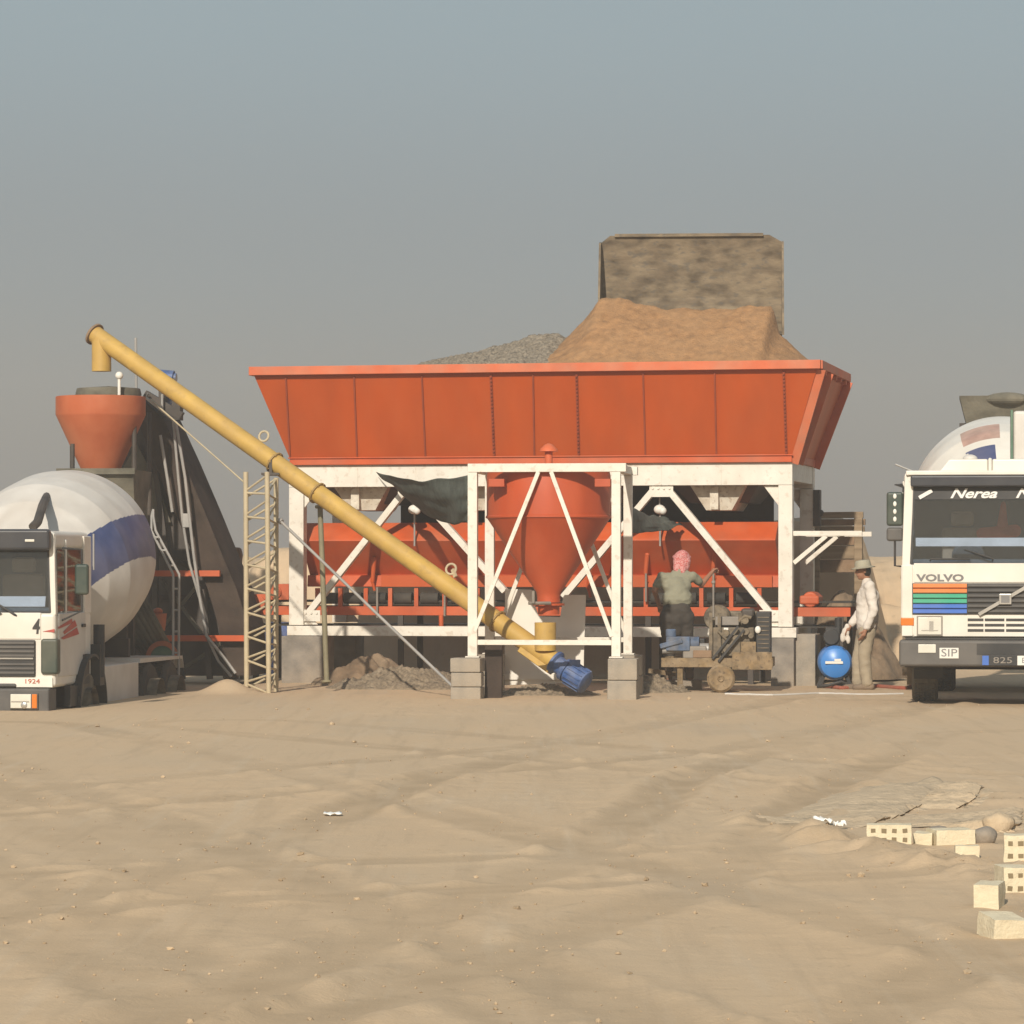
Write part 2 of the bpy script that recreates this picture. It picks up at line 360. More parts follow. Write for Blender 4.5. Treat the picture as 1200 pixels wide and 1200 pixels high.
    # flat working area round the plant
    # earth ramp behind the plant
    lx = (X - PL.X0) * PL.c - (Y - PL.Y0) * PL.s; lc = (X - PL.X0) * PL.s + (Y - PL.Y0) * PL.c
    n = fbm(X * .6, Y * .6, 4, 71)
    ramp = sm(lc + .35 * n, 3.3, 4.6) * sm(lx + .3 * n, -6.8, -5.2) * (1 - sm(lx + .1 * (lc - 3.5) + .25 * n, 3.9, 4.75)) * (1 - sm(lc, 9.5, 24))
    top = 1.95 + .45 * sm(lx, 1, 3)
    dune = sm(lc + 1.6 * n + .8 * fbm(X * .25, Y * .25, 3, 19), 6.5, 13.5) * (1 - sm(lc, 18, 34)) * (1 - sm(np.abs(lx), 22, 40))
    h = np.maximum(h, np.maximum(ramp * (top + .16 * n), dune * (1.82 + .14 * n) + h * .5))
    h = h + np.exp(-((X + 3.78) / .28) ** 2 - ((Y - 45.3) / .35) ** 2) * (.2 + .05 * n)
    far = sm(Y, 90, 400); h = h * (1 - far) + far * 0.25 * fbm(X * .01, Y * .01, 3, 5)
    return (h, track) if want_track else h
def gz(x, y): return float(ground_h(np.array([x]), np.array([y]))[0])

def make_ground():
    xs = np.concatenate([[-3000, -1200, -500, -220, -110, -60, -36, -24, -17, -13], np.arange(-10.5, 10.51, .058), [13, 17, 24, 36, 60, 110, 220, 500, 1200, 3000]])
    ys = np.concatenate([[-2500, -800, -250, -80, -30, -10, 0, 4, 7], np.arange(9, 27, .062), np.arange(27, 40, .085), np.arange(40, 63, .16), [64, 66, 69, 73, 78, 85, 95, 110, 140, 190, 280, 450, 800, 1500, 3200]])
    gx, gy = np.meshgrid(xs, ys); h, trk = ground_h(gx, gy, True)
    nx, ny = len(xs), len(ys)
    co = np.stack([gx, gy, h], -1).reshape(-1, 3)
    i = np.arange(nx - 1)[None, :] + np.arange(ny - 1)[:, None] * nx
    quads = np.stack([i, i + 1, i + 1 + nx, i + nx], -1).reshape(-1, 4)
    me = bpy.data.meshes.new('ground'); me.vertices.add(len(co)); me.vertices.foreach_set('co', co.ravel())
    me.loops.add(quads.size); me.loops.foreach_set('vertex_index', quads.ravel().astype(np.int32))
    me.polygons.add(len(quads)); me.polygons.foreach_set('loop_start', np.arange(0, quads.size, 4, dtype=np.int32))
    me.update(calc_edges=True); me.validate(); me.shade_smooth()
    at_ = me.attributes.new('track', 'FLOAT', 'POINT'); at_.data.foreach_set('value', trk.ravel().astype(np.float32))
    m = bpy.data.materials.new('desert_earth'); m.use_nodes = True; nt = m.node_tree; b = nt.nodes['Principled BSDF']
    b.inputs['Roughness'].default_value = .97; b.inputs['Specular IOR Level'].default_value = .1
    geo = nd(nt, 'ShaderNodeNewGeometry')
    def noise(s, det=6, vec=None, sc=None):
        n = nd(nt, 'ShaderNodeTexNoise'); n.inputs['Scale'].default_value = s; n.inputs['Detail'].default_value = det; n.inputs['Roughness'].default_value = .62
        src = geo.outputs['Position']
        if sc:
            mp = nd(nt, 'ShaderNodeMapping'); mp.inputs['Scale'].default_value = sc; nt.links.new(src, mp.inputs['Vector']); src = mp.outputs[0]
        nt.links.new(src, n.inputs['Vector']); return n.outputs['Fac']
    def mix(a, bcol, fac, lo, hi, amt=1.0):
        mr = nd(nt, 'ShaderNodeMapRange'); mr.inputs['From Min'].default_value = lo; mr.inputs['From Max'].default_value = hi; mr.inputs['To Max'].default_value = amt
        nt.links.new(fac, mr.inputs['Value'])
        x = nd(nt, 'ShaderNodeMix'); x.data_type = 'RGBA'; nt.links.new(mr.outputs[0], x.inputs['Factor'])
        if isinstance(a, tuple): x.inputs[6].default_value = (*a, 1)
        else: nt.links.new(a, x.inputs[6])
        x.inputs[7].default_value = (*bcol, 1); return x.outputs[2]
    c = mix(GCOL[0], GCOL[1], noise(.28, 5, sc=(1, .45, 1)), .36, .64)
    c = mix(c, GCOL[2], noise(.55, 6, sc=(.8, .35, 1)), .50, .70, .6)
    c = mix(c, GCOL[3], noise(2.2, 7, sc=(1, .6, 1)), .56, .74, .5)
    c = mix(c, GCOL[4], noise(14, 5), .60, .76, .45)
    c = mix(c, GCOL[5], noise(40, 3), .63, .74, .5)
    an = nd(nt, 'ShaderNodeAttribute'); an.attribute_name = 'track'      # wheels have pressed the loose dust into greyer earth
    c = mix(c, (.305, .225, .14), an.outputs['Fac'], .12, .9, .58)
    for ang, s_, lo_, col_ in ((38, (5.5, .28, 1), .53, (.35, .265, .175)), (-30, (4.2, .22, 1), .55, (.56, .47, .35)), (62, (3.0, .2, 1), .56, (.37, .285, .195))):
        mp = nd(nt, 'ShaderNodeMapping'); mp.inputs['Rotation'].default_value = (0, 0, R(ang)); mp.inputs['Scale'].default_value = s_; nt.links.new(geo.outputs['Position'], mp.inputs['Vector'])
        n_ = nd(nt, 'ShaderNodeTexNoise'); n_.inputs['Scale'].default_value = 1; n_.inputs['Detail'].default_value = 6; n_.inputs['Roughness'].default_value = .65; nt.links.new(mp.outputs[0], n_.inputs['Vector'])
        c = mix(c, col_, n_.outputs['Fac'], lo_, lo_ + .13, .24)
    c = mix(c, (.30, .23, .15), noise(5.5, 6, sc=(1, .7, 1)), .60, .72, .4)
    c = mix(c, (.36, .30, .225), noise(.16, 4, sc=(1, .5, 1)), .57, .70, .55)
    nt.links.new(c, b.inputs['Base Color'])
    b1 = nd(nt, 'ShaderNodeBump'); b1.inputs['Distance'].default_value = .03; b1.inputs['Strength'].default_value = .22
    nt.links.new(noise(9, 8), b1.inputs['Height'])
    b2 = nd(nt, 'ShaderNodeBump'); b2.inputs['Distance'].default_value = .012; b2.inputs['Strength'].default_value = .3
    nt.links.new(noise(55, 4), b2.inputs['Height']); nt.links.new(b1.outputs[0], b2.inputs['Normal'])
    nt.links.new(b2.outputs[0], b.inputs['Normal'])
    me.materials.append(m)
    o = bpy.data.objects.new('ground', me); COL.objects.link(o)
    tag(o, 'dusty rutted tan desert ground of the yard', 'ground', kind='structure')
GCOL = [(.54, .397, .252), (.51, .387, .255), (.47, .372, .258), (.56, .42, .275), (.41, .295, .185), (.57, .46, .32)]
make_ground()
# ------------------------------------------------------------------ aggregate batching plant
plant = empty('aggregate_batching_plant', PL, 'long orange four-bin hopper on a white steel frame with diagonal braces', 'batching plant')
P = PL.L
zb, zt = P(634, 543, 0).z, P(630, 427, -.5).z
xlb, xrb = P(343, 545, 0).x, P(926, 542, 0).x
xlt, xrt = P(294, 431, -.5).x, P(960, 423, -.5).x
WB, TF, TB = 2.6, -.5, 3.1             # hopper depth at foot, front and back of its rim
th = .03
B4 = [Vector(p) for p in ((xlb, 0, zb), (xrb, 0, zb), (xrb, WB, zb), (xlb, WB, zb))]
T4 = [Vector(p) for p in ((xlt, TF, zt), (xrt, TF, zt), (xrt, TB, zt), (xlt, TB, zt))]
m = MB()
for i in range(4):
    j = (i + 1) % 4
    q = [B4[i], B4[j], T4[j], T4[i]]
    nrm = (q[1] - q[0]).cross(q[3] - q[0]).normalized()
    m.prism(q, -nrm * th)
hop = m.build('hopper', M['orange'], plant, smooth=False)
# rim and foot strips
m = MB()
rz0, rz1 = P(630, 436, TF).z, zt + .015
m.bb(xlt - .02, xrt + .02, TF - .045, TF + .035, rz0, rz1); m.bb(xlt - .02, xrt + .02, TB - .035, TB + .045, rz0, rz1)
m.bb(xlt - .045, xlt + .035, TF + .037, TB - .037, rz0 + .002, rz1 - .002)
m.bb(xrt - .035, xrt + .045, TF + .037, TB - .037, rz0 + .002, rz1 - .002)
for k in range(5): m.bb(xrt - .06, xrt + .03, TF + .6 + k * .62, TF + .66 + k * .62, rz0 - .06, rz0)
m.build('rim', M['orange_pale'], plant, bevel=.006)
m = MB()
fz1 = zb + .14
m.bb(xlb - .03, xrb + .03, -.06, .03, zb - .005, zb + .085); m.bb(xlb - .05, xrb + .05, -.085, -.062, zb + .087, zb + .105)
m.bb(xrb - .03, xrb + .05, .032, WB, zb - .004, zb + .1); m.bb(xlb - .05, xlb + .03, .032, WB, zb - .004, zb + .1); m.bb(xlb, xrb, WB - .03, WB + .05, zb - .006, zb + .08)
m.build('foot_rail', M['orange_low'], plant, bevel=.005)
def on_front(t, x):                       # point on the sloping front plate
    return Vector((x, t * TF, zb + (zt - zb) * t))
fn = Vector((0, -(zt - zb), -(-TF))).normalized()
for (pt, pb, bolted) in ((334, 341, 0), (414, 419.5, 0), (493.5, 499.5, 0), (574.5, 580, 1), (624, 627, 0), (675, 679, 1), (753, 757, 0), (837, 840, 0), (918, 922, 1)):
    m = MB(); a, b_ = on_front(.075, P(pb, 531, 0).x), on_front(.90, P(pt, 436, TF).x)
    w = .035 if bolted else .022
    m.beam(a + fn * .012, b_ + fn * .012, w, .024, up=fn)
    if bolted:
        for k in range(22):
            q = a.lerp(b_, (k + .5) / 22); m.tube(q + fn * .02, q + fn * .045, .016, .012, 6)
    m.build('rib', M['orange_seam'], plant, smooth=False)
# end plate ribs
en = (T4[1] - B4[1]).cross(B4[2] - B4[1]).normalized()
if en.x < 0: en = -en
for c0, c1, mt in ((.02, -.42, 'orange_pale'), (.55, .52, 'orange_pale'), (2.5, 2.95, 'orange_low')):  # pale paint carries the sunlit look of the flanges
    m = MB(); a = B4[1] + Vector((0, c0, 0)); b_ = B4[1].lerp(T4[1], .93); b_ = Vector((b_.x, c1, b_.z))
    m.beam(a + en * .06, b_ + en * .06, .04, .12, up=en)
    m.build('rib', M[mt], plant, smooth=False)
m = MB()                                  # two walls between the bins
for px in (499, 628, 757):
    x = P(px, 531, 0).x; m.prism([(x, .05, zb), (x, WB - .05, zb), (x, TB - .1, zt - .12), (x, TF + .1, zt - .12)], (.03, 0, 0))
m.build('partition', M['orange_low'], plant, smooth=False)
# lower tapering mouths of the bins, dark, and their pale discharge funnels
zbeam0, zbeam1 = P(634, 569.5, 0).z, zb - .006
bins = [(360, 493), (499, 625), (631, 754), (760, 905)]
fun_px = [(424, 30, 1), (560, 28, 0), (695, 28, 0), (842, 31, 1)]
def frustum(m, x0, x1, y0, y1, z1, a0, a1, b0, b1, z0):
    A = [Vector(p) for p in ((x0, y0, z1), (x1, y0, z1), (x1, y1, z1), (x0, y1, z1))]
    B = [Vector(p) for p in ((a0, b0, z0), (a1, b0, z0), (a1, b1, z0), (a0, b1, z0))]
    va = [m.bm.verts.new(p) for p in A]; vb = [m.bm.verts.new(p) for p in B]
    for i in range(4): m._f([va[i], va[(i + 1) % 4], vb[(i + 1) % 4], vb[i]])
    m._f(va); m._f(vb[::-1])
for (p0, p1), (pc, hw, _) in zip(bins, fun_px):
    m = MB(); x0, x1 = P(p0, 560, .2).x, P(p1, 560, .2).x; xc = P(pc, 580, .55).x
    frustum(m, x0, x1, .14, WB - .14, zb + .02, xc - .42, xc + .42, .62, 1.9, P(634, 590, .6).z)
    m.build('bin_mouth', M['dark'], plant, smooth=False)
    m = MB(); zt_, zb_ = P(pc, 570, .4).z, P(pc, 598, .4).z
    # funnel face stands in front of the mouth
    a, b_ = P(pc - 37, 570, .3).x, P(pc + 37, 570, .3).x; c_, d_ = P(pc - 15, 598, .3).x, P(pc + 15, 598, .3).x
    frustum(m, a, b_, .22, 1.6, zt_ + .1, c_, d_, .34, 1.5, zb_)
    m.bb(xc - .07, xc + .05, .19, .27, zb_ + .01, zt_)
    m.build('discharge_funnel', M['funnel'], plant, smooth=False)
# frame
def frame_at(c, mat, braces):
    m = MB(); d = .2
    xl0, xl1 = P(338.5, 640, 0).x, P(355.5, 640, 0).x; xr0, xr1 = P(912, 640, 0).x, P(928.5, 640, 0).x
    z1 = zbeam1; z0 = P(634, 734, 0).z
    m.bb(xl0, xr1, c, c + d, zbeam0, z1)
    for px in (419, 487, 775, 845):
        x = P(px, 560, 0).x; m.bb(x - .006, x + .006, c - .006, c, zbeam0 + .01, z1 - .01)
    m.build('top_beam', M[mat], plant, bevel=.006)
    for x0, x1, s in ((xl0, xl1, 1), (xr0, xr1, -1)):
        m = MB(); m.bb(x0, x1, c + .004, c + d - .004, z0 + .005, zbeam0 - .004)
        xi = x1 if s > 0 else x0
        m.prism([(xi, c + .06, zbeam0 - .006), (xi + s * .22, c + .06, zbeam0 - .006), (xi, c + .06, zbeam0 - .3)], (0, .03, 0))
        m.prism([(xi, c + .06, z0 + .01), (xi + s * .2, c + .06, z0 + .01), (xi, c + .06, z0 + .24)], (0, .03, 0))
        m.build('post', M[mat], plant, bevel=.006)
    m = MB(); zz1, zz0 = P(634, 734.5, 0).z, P(634, 746, 0).z
    m.bb(xl0 - .02, xr1 + .06, c - .03, c + d + .03, zz0, zz1)
    m.build('sill_beam', M[mat], plant, bevel=.006)
    if braces:
        for a, b_ in (((359, 722), (478, 571)), ((483, 571), (592, 693)), ((660, 700), (769, 571)), ((781, 571), (906, 722))):
            m = MB(); m.beam(P(*a, .09), P(*b_, .09), .09, .125, up=(0, 1, 0)); m.build('brace', M[mat], plant, bevel=.005)
    return xl0, xl1, xr0, xr1
xl0, xl1, xr0, xr1 = frame_at(0, 'white', True)
frame_at(WB - .2, 'white', False)
for x0, x1 in ((xl0, xl1), (xr0, xr1)):
    m = MB(); m.bb(x0 + .01, x1 - .01, .204, WB - .204, zbeam0 + .06, zbeam1 - .003); m.build('side_beam', M['white'], plant)
    m = MB(); m.bb(x0 + .02, x1 - .02, .234, WB - .234, P(634, 745, 0).z, P(634, 736, 0).z); m.build('side_beam', M['white'], plant)
for px, py in ((480, 574), (775, 574), (362, 720), (904, 720)):
    q = P(px, py, .04); m = MB(); m.bb(q.x - .17, q.x + .17, .03, .042, q.z - .1, q.z + .06)
    for dx in (-.12, -.04, .04, .12): m.tube((q.x + dx, .03, q.z + .02), (q.x + dx, .012, q.z + .02), .016, n=6)
    m.build('gusset_plate', M['white'], plant, smooth=False)
# control box on the rear right post
m = MB(); m.bb(xr1 + .003, xr1 + .10, WB - .22, WB - .02, zbeam0 - .55, zbeam0 - .02); m.sphere((xr1 + .1, WB - .12, zbeam0 - .36), .05)
m.build('control_box', M['dark'], plant)
# bracket platform at the right end
zp = P(970, 625, .5).z
xe = P(1014, 625, .5).x
for c in (.06, 1.35):
    m = MB(); m.bb(xr1 + .003, xe, c, c + .07, zp - .04, zp + .03)
    m.beam((xr1 + .01, c + .035, zp - .42), (xe - .5, c + .035, zp - .04), .06, .06); m.build('bracket_arm', M['white'], plant, bevel=.004)
m = MB(); m.bb(xe - .45, xe - .39, .132, 1.348, zp - .036, zp + .026); m.build('bracket_tie', M['white'], plant, bevel=.004)
m = MB(); a, b_ = P(470, 569, WB - .4), P(907, 618, WB - .4); m.bb(a.x, b_.x, WB - .42, WB - .4, b_.z, zbeam0 + .1); m.build('dark_backing', M['brown_dark'], plant, smooth=False)  # added dark sheet: blocks the sky so the gap under the bins stays dark
# hanging lamps on rods
for px in (485, 773):
    m = MB(); q = P(px, 597, .2); m.tube((q.x, .2, zbeam0), (q.x, .2, q.z + .05), .012, n=8); m.tube((q.x, .24, q.z), (q.x, .24, P(px, 640, .24).z), .014, n=8)
    m.build('hanging_rod', M['grey_pipe'], plant)
    m = MB(); m.sphere((q.x, .2, q.z), .085, (1, .8, .8)); m.sphere((q.x + .05, .17, q.z - .02), .055); m.build('pulley', M['plate'], plant)
# weigh trough
x0, x1 = P(357, 660, .5).x, P(911, 660, .5).x
zA, zB_, zC, zD, zE = [P(634, y, .4).z for y in (612, 631, 674, 688, 690)]
m = MB()
m.prism([(x0, .62, zA), (x0, .32, zB_), (x0, .30, zB_ - .03), (x0, .78, zC), (x0, .66, zC - .005), (x0, .64, zD), (x0, 2.0, zD), (x0, 2.0, zC), (x0, 2.3, zB_), (x0, 2.0, zA)], (x1 - x0, 0, 0))
m.build('weigh_trough', M['orange_low'], plant, bevel=.008)
m = MB()
xx = P(447, 680, .6).x
m.bb(xx, P(905, 680, .6).x, .585, .637, P(634, 688, .6).z, P(634, 674.5, .6).z); m.build('skirt_board', M['orange'], plant, bevel=.005)
for (px, y0, y1) in ((437, 655, 682), (757, 650, 672), (836, 646, 668), (690, 668, 690)):
    m = MB(); a, b_ = P(px + 1.5, y0, .5), P(px - .5, y1, .56); m.tube(a, b_, .035, .03, 10); m.sphere(a, .036); m.tube(b_, P(px + 2, y1 + 10, .58), .022, n=8)
    m.build('gate_lever', M['orange_low'], plant)
for (px, y0, y1) in ((490, 625, 640), (757, 672, 705), (836, 672, 702), (521, 693, 722), (442, 688, 724)):
    m = MB(); m.tube(P(px, y0, .5), P(px, y1, .5), .016, n=8); m.build('gate_rod', M['steel'], plant)

# belt conveyor under the plant, reaching out at both ends
cv = empty('belt_conveyor', PL, 'low orange belt conveyor running underneath the white frame and out at both ends', 'conveyor')
xa, xb = P(292, 714, .6).x, P(997, 714, .6).x
m = MB(); z1, z0 = P(634, 711, .6).z, P(634, 721.5, .6).z
for c in (.55, 1.75): m.bb(xa, xb, c, c + .06, z0, z1)
for k in range(24):
    x = xa + (xb - xa) * (k + .5) / 24; m.bb(x - .03, x + .03, .62, 1.74, z0 + .01, z0 + .06)
m.build('side_rail', M['orange_low'], cv, bevel=.004)
for px in (372, 399, 429, 457.5, 488, 521, 560, 757, 790, 822, 857, 890):
    m = MB(); q = P(px, 700, .58); m.bb(q.x - .03, q.x + .03, .56, .62, z1 + .002, P(px, 690, .58).z + .01); m.build('idler_post', M['orange_low'], cv)
for px in (385, 414, 443, 473, 504, 540, 774, 806, 840, 874):
    m = MB(); q = P(px, 701, .66); m.tube((q.x - .13, .66, q.z), (q.x + .13, .66, q.z), .085, n=14); m.tube((q.x, .7, q.z - .02), (q.x, 1.7, q.z - .02), .05, n=10)
    m.build('idler_roller', M['rubber'], cv)
m = MB(); m.bb(xa, xb, .64, 1.72, z1 + .06, z1 + .085); m.bb(xa, xb, .64, 1.72, z0 - .16, z0 - .14); m.build('belt', M['rubber'], cv)
q = P(951, 701, .8); m = MB(); m.bb(q.x - .15, q.x + .13, .6, 1.1, q.z - .09, q.z + .04); m.tube((q.x, .62, q.z - .02), (q.x, 1.2, q.z - .02), .115, n=24); m.build('drive_guard', M['orange_low'], cv, bevel=.03)
q = P(517, 728, .5); m = MB(); m.tube((q.x, .5, q.z - .09), (q.x, .5, q.z + .09), .035); m.build('tension_bolt', M['orange_low'], cv)
for px in (300, 470, 610, 760, 880, 985):
    for c in (.56, 1.76): q = P(px, 740, .6); m = MB(); m.bb(q.x - .04, q.x + .04, c, c + .06, -.05, z0 - .002); m.build('leg', M['dark'], cv)
for px, py, w in ((312, 706, .26), (331, 694, .16)):
    q = P(px, py, .5); m = MB(); m.bb(q.x - w, q.x + w * .6, .5, 1.1, z1 + .09, q.z + .12); m.tube((q.x - .1, .47, q.z), (q.x - .1, .55, q.z), .09); m.build('tail_guard', M['orange_low'], cv, bevel=.01)

# ------------------------------------------------------------------ heaps on top of the hopper
def heap(name, xs0, xs1, outline, c0, cp, c1, base, mat, label, cat, rough=.03, n=110, rs=9.0, fine=.0, sub=90):
    """outline: list of (x, z) crest heights in the plant's frame"""
    xs = np.linspace(xs0, xs1, n); cs = np.linspace(c0, c1, sub)
    ox = [o[0] for o in outline]; oz = [o[1] for o in outline]
    crest = np.interp(xs, ox, oz)
    gx, gc = np.meshgrid(xs, cs); cr = np.interp(gx, ox, oz)
    t = np.where(gc < cp, (gc - c0) / (cp - c0), (c1 - gc) / (c1 - cp)); t = np.clip(t, 0, 1)
    prof = 1 - np.sqrt((1 - t) ** 2 + .004) + .03
    z = base + (cr - base) * np.clip(prof, 0, 1.0)
    e = np.clip(np.minimum(np.minimum(gx - xs0, xs1 - gx), np.minimum(gc - c0, c1 - gc)) / .25, 0, 1)
    z = z + e * (rough * 2 * fbm(gx * 1.6, gc * 1.6, 4, 3) + rough * fbm(gx * rs, gc * rs, 3, 7))
    if fine: z = z + e * fine * vnoise(gx * 24, gc * 24, 4)
    m = MB(); V = [[m.bm.verts.new((gx[i, j], gc[i, j], z[i, j])) for j in range(n)] for i in range(sub)]
    for i in range(sub - 1):
        for j in range(n - 1): m._f([V[i][j], V[i][j + 1], V[i + 1][j + 1], V[i + 1][j]])
    lo = [m.bm.verts.new((v.co.x, v.co.y, base - .2)) for v in V[0]]; hi = [m.bm.verts.new((v.co.x, v.co.y, base - .2)) for v in V[-1]]
    for j in range(n - 1): m._f([lo[j], lo[j + 1], V[0][j + 1], V[0][j]]); m._f([hi[j + 1], hi[j], V[-1][j], V[-1][j + 1]])
    L = [lo[0]] + [r[0] for r in V] + [hi[0]]; m._f([v for v in L]); L = [lo[-1]] + [r[-1] for r in V] + [hi[-1]]; m._f(L[::-1])
    m._f([hi[0], hi[-1], lo[-1], lo[0]])
    o = m.build(name, mat, None, ang=180)
    o.location = (PL.X0, PL.Y0, 0); o.rotation_euler = (0, 0, -PL.a)
    return tag(o, label, cat)
def ol(pts, c): return [(P(a, b, c).x, P(a, b, c).z) for a, b in pts]
base = zt - .10
so = ol([(634, 426), (646, 413), (655, 402), (672, 384), (690, 367), (703, 349), (725, 346), (750, 352), (775, 358), (830, 360), (905, 357), (909, 376), (911, 388), (925, 401), (945, 419), (958, 426)], 1.4)
heap('sand_heap', so[0][0], so[-1][0] - .05, so, TF + .28, 1.45, TB - .1, base, M['sand'], 'orange brown sand heaped over the right bins of the orange hopper', 'sand heap', .03)
go = ol([(480, 430), (497, 424), (560, 409), (600, 396), (622, 389), (650, 388), (672, 396), (700, 426)], 1.5)
heap('gravel_heap', go[0][0], go[-1][0], go, TF + .28, 1.75, TB - .1, base - .02, M['gravel'], 'grey gravel heaped in the middle bins left of the sand heap', 'gravel heap', .02, rs=12, fine=.03, n=150, sub=120)

# ------------------------------------------------------------------ loader behind, its bucket raised over the hopper
LW = PL.W((P(802, 330, 1.7).x, 2.35, 0)); LD = Fr(LW.x, LW.y, 0, 4)
ld = empty('wheel_loader', LD, 'wheel loader behind the hopper with its scoured grey bucket raised over the sand heap', 'wheel loader')
W2 = 1.33
def lz(py): return LD.L(808, py, 0).z
zt_, zl = lz(276), lz(392)
m = MB()
prof = [(-.7, zl - .05), (-.3, zl + .02), (.02, zl + .18), (.1, zl + .55), (.05, zt_ - .35), (-.005, zt_ - .1), (-.03, zt_)]
prof2 = [(y + .045, z - .02) for y, z in prof[::-1]]; prof2[0] = (.015, zt_ + .005)
n0 = len(prof)
outer = prof + prof2
V0 = [m.bm.verts.new((-W2 + (.13 if z > zt_ - .05 else 0), y, z)) for y, z in outer]; V1 = [m.bm.verts.new((W2 - (.18 if z > zt_ - .05 else 0), y, z)) for y, z in outer]
for i in range(len(outer)):
    j = (i + 1) % len(outer); m._f([V0[i], V0[j], V1[j], V1[i]])
m._f(V0); m._f(V1[::-1])
m.bb(-W2 + .2, W2 - .27, -.07, .0, zt_ - .02, zt_ + .025)
bk = m.build('bucket', M['bucket'], ld, smooth=False)
for s in (-1, 1):
    m = MB(); x = s * W2 - (.03 if s < 0 else 0)
    m.prism([(x, -.7, zl - .06), (x, .06, zl + .1), (x, .15, zl + .55), (x, .1, zt_ - .32), (x, .02, zt_ - .09), (x, -.14, zt_ - .12), (x, -.32, zl + .9)], (.03, 0, 0))
    m.build('side_cheek', M['bucket'], bk, smooth=False)
for s in (-1, 1):
    m = MB(); m.beam((s * .5, .16, zl + .35), (s * .55, 3.3, 4.35), .14, .34); m.build('lift_arm', M['loader'], ld, bevel=.01)
m = MB(); m.beam((0, .15, zl + .75), (0, 2.2, 5.0), .12, .2); m.build('tilt_link', M['loader'], ld)
gzr = 2.25
m = MB(); m.bb(-.6, .6, 2.6, 7.2, gzr + .75, gzr + 1.35); m.bb(-.75, .75, 2.9, 3.6, gzr + .9, 4.5); m.bb(-.8, .8, 5.4, 7.4, gzr + 1.0, gzr + 2.0); m.build('chassis', M['loader'], ld, bevel=.05)
m = MB()
for x in (-.72, .72):
    for y in (4.0, 5.5): m.beam((x, y, gzr + 1.4), (x * .95, y, gzr + 2.9), .09, .09)
m.bb(-.82, .82, 3.9, 5.6, gzr + 2.9, gzr + 3.02); m.bb(-.75, .75, 3.95, 5.55, gzr + 1.36, gzr + 1.9); m.build('cab', M['loader'], ld)
for x in (-1, 1):
    for y in (3.2, 6.2):
        m = MB(); m.lathe([(.3, -.25), (.68, -.26), (.75, -.16), (.75, .16), (.68, .26), (.3, .25)], (x * .95, y, gzr + .7), (1, 0, 0), 32); w = m.build('wheel', M['rubber'], ld)
        m = MB(); m.lathe([(.31, -.2), (.31, .2)], (x * .95, y, gzr + .7), (1, 0, 0), 20); m.build('rim', M['loader'], w)

# ------------------------------------------------------------------ footings and retaining boards
def block(name, fr, x0, x1, y0, y1, z0, z1, mat, label, group, cat='concrete block', rz=0):
    m = MB(); m.box((0, 0, (z1 - z0) / 2), (x1 - x0, y1 - y0, z1 - z0))
    o = m.build(name, M[mat], None, bevel=.012)
    w = fr.W(((x0 + x1) / 2, (y0 + y1) / 2, z0)); o.location = w; o.rotation_euler = (0, 0, -fr.a + R(rz))
    return tag(o, label, cat, group)
q0, q1 = P(333, 770, .0).x, P(381, 770, .0).x; zz = P(634, 746.5, 0).z
g = 'concrete footings under the white plant frame'
block('concrete_footing', PL, q0, q1, -.15, .5, -.1, zz, 'conc_d', 'square concrete footing under the left post of the white plant frame', g)
q0, q1 = P(905, 770, .0).x, P(932, 770, .0).x
block('concrete_footing', PL, q0, q1, -.15, .45, -.1, zz, 'conc_d', 'narrow shade-toned concrete footing under the right post of the white plant frame', g)  # shade on its front is put into the darker concrete
q0, q1 = P(934, 770, .2).x, P(957, 770, .2).x
block('concrete_footing', PL, q0, q1, .05, .65, -.1, P(945, 743, .2).z, 'conc', 'paler concrete footing just left of the blue compressor tank', g)
for x in (xl0 - .1, xr0 - .1):
    block('concrete_footing', PL, x, x + .5, WB - .35, WB + .2, -.1, zz, 'conc_d', 'rear concrete footing in the shade beneath the white plant frame', g)

# timber boards holding back the ramp on the right
bx0, bx1 = P(953, 605, 3.2).x, P(1013, 605, 3.2).x
zlist = [600, 608.5, 617, 627, 640, 656, 672]
for k in range(6):
    m = MB(); zz1, zz0 = P(980, zlist[k], 3.2).z, P(980, zlist[k + 1] - 1.2, 3.2).z
    e = random.uniform(-.08, .1); L = bx1 - bx0 + e
    m.box((0, 0, 0), (L, .07, zz1 - zz0)); o = m.build('timber_board', M['wood'] if k % 2 == 0 else M['rust'], None, bevel=.006)
    o.location = PL.W(((bx0 + bx1) / 2, 3.15 + .02 * (k % 2), (zz0 + zz1) / 2)); o.rotation_euler = (0, R(random.uniform(-.6, .6)), -PL.a)
    tag(o, ['topmost', 'second from top', 'third from top', 'fourth from top', 'fifth from top', 'lowest'][k] + ' brown board of the earth retaining wall behind the white bracket', 'board', 'boards holding back the earth ramp')
for px in (958, 1008):
    x = P(px, 640, 3.25).x; m = MB(); m.box((0, 0, 1.2), (.12, .12, 2.4)); o = m.build('timber_post', M['wood'], None, bevel=.01); o.location = PL.W((x, 3.03, 0)); o.rotation_euler = (0, 0, -PL.a)
    tag(o, 'upright brown post at the %s end of the earth retaining boards' % ('left' if px < 980 else 'right'), 'post', 'posts of the retaining boards')
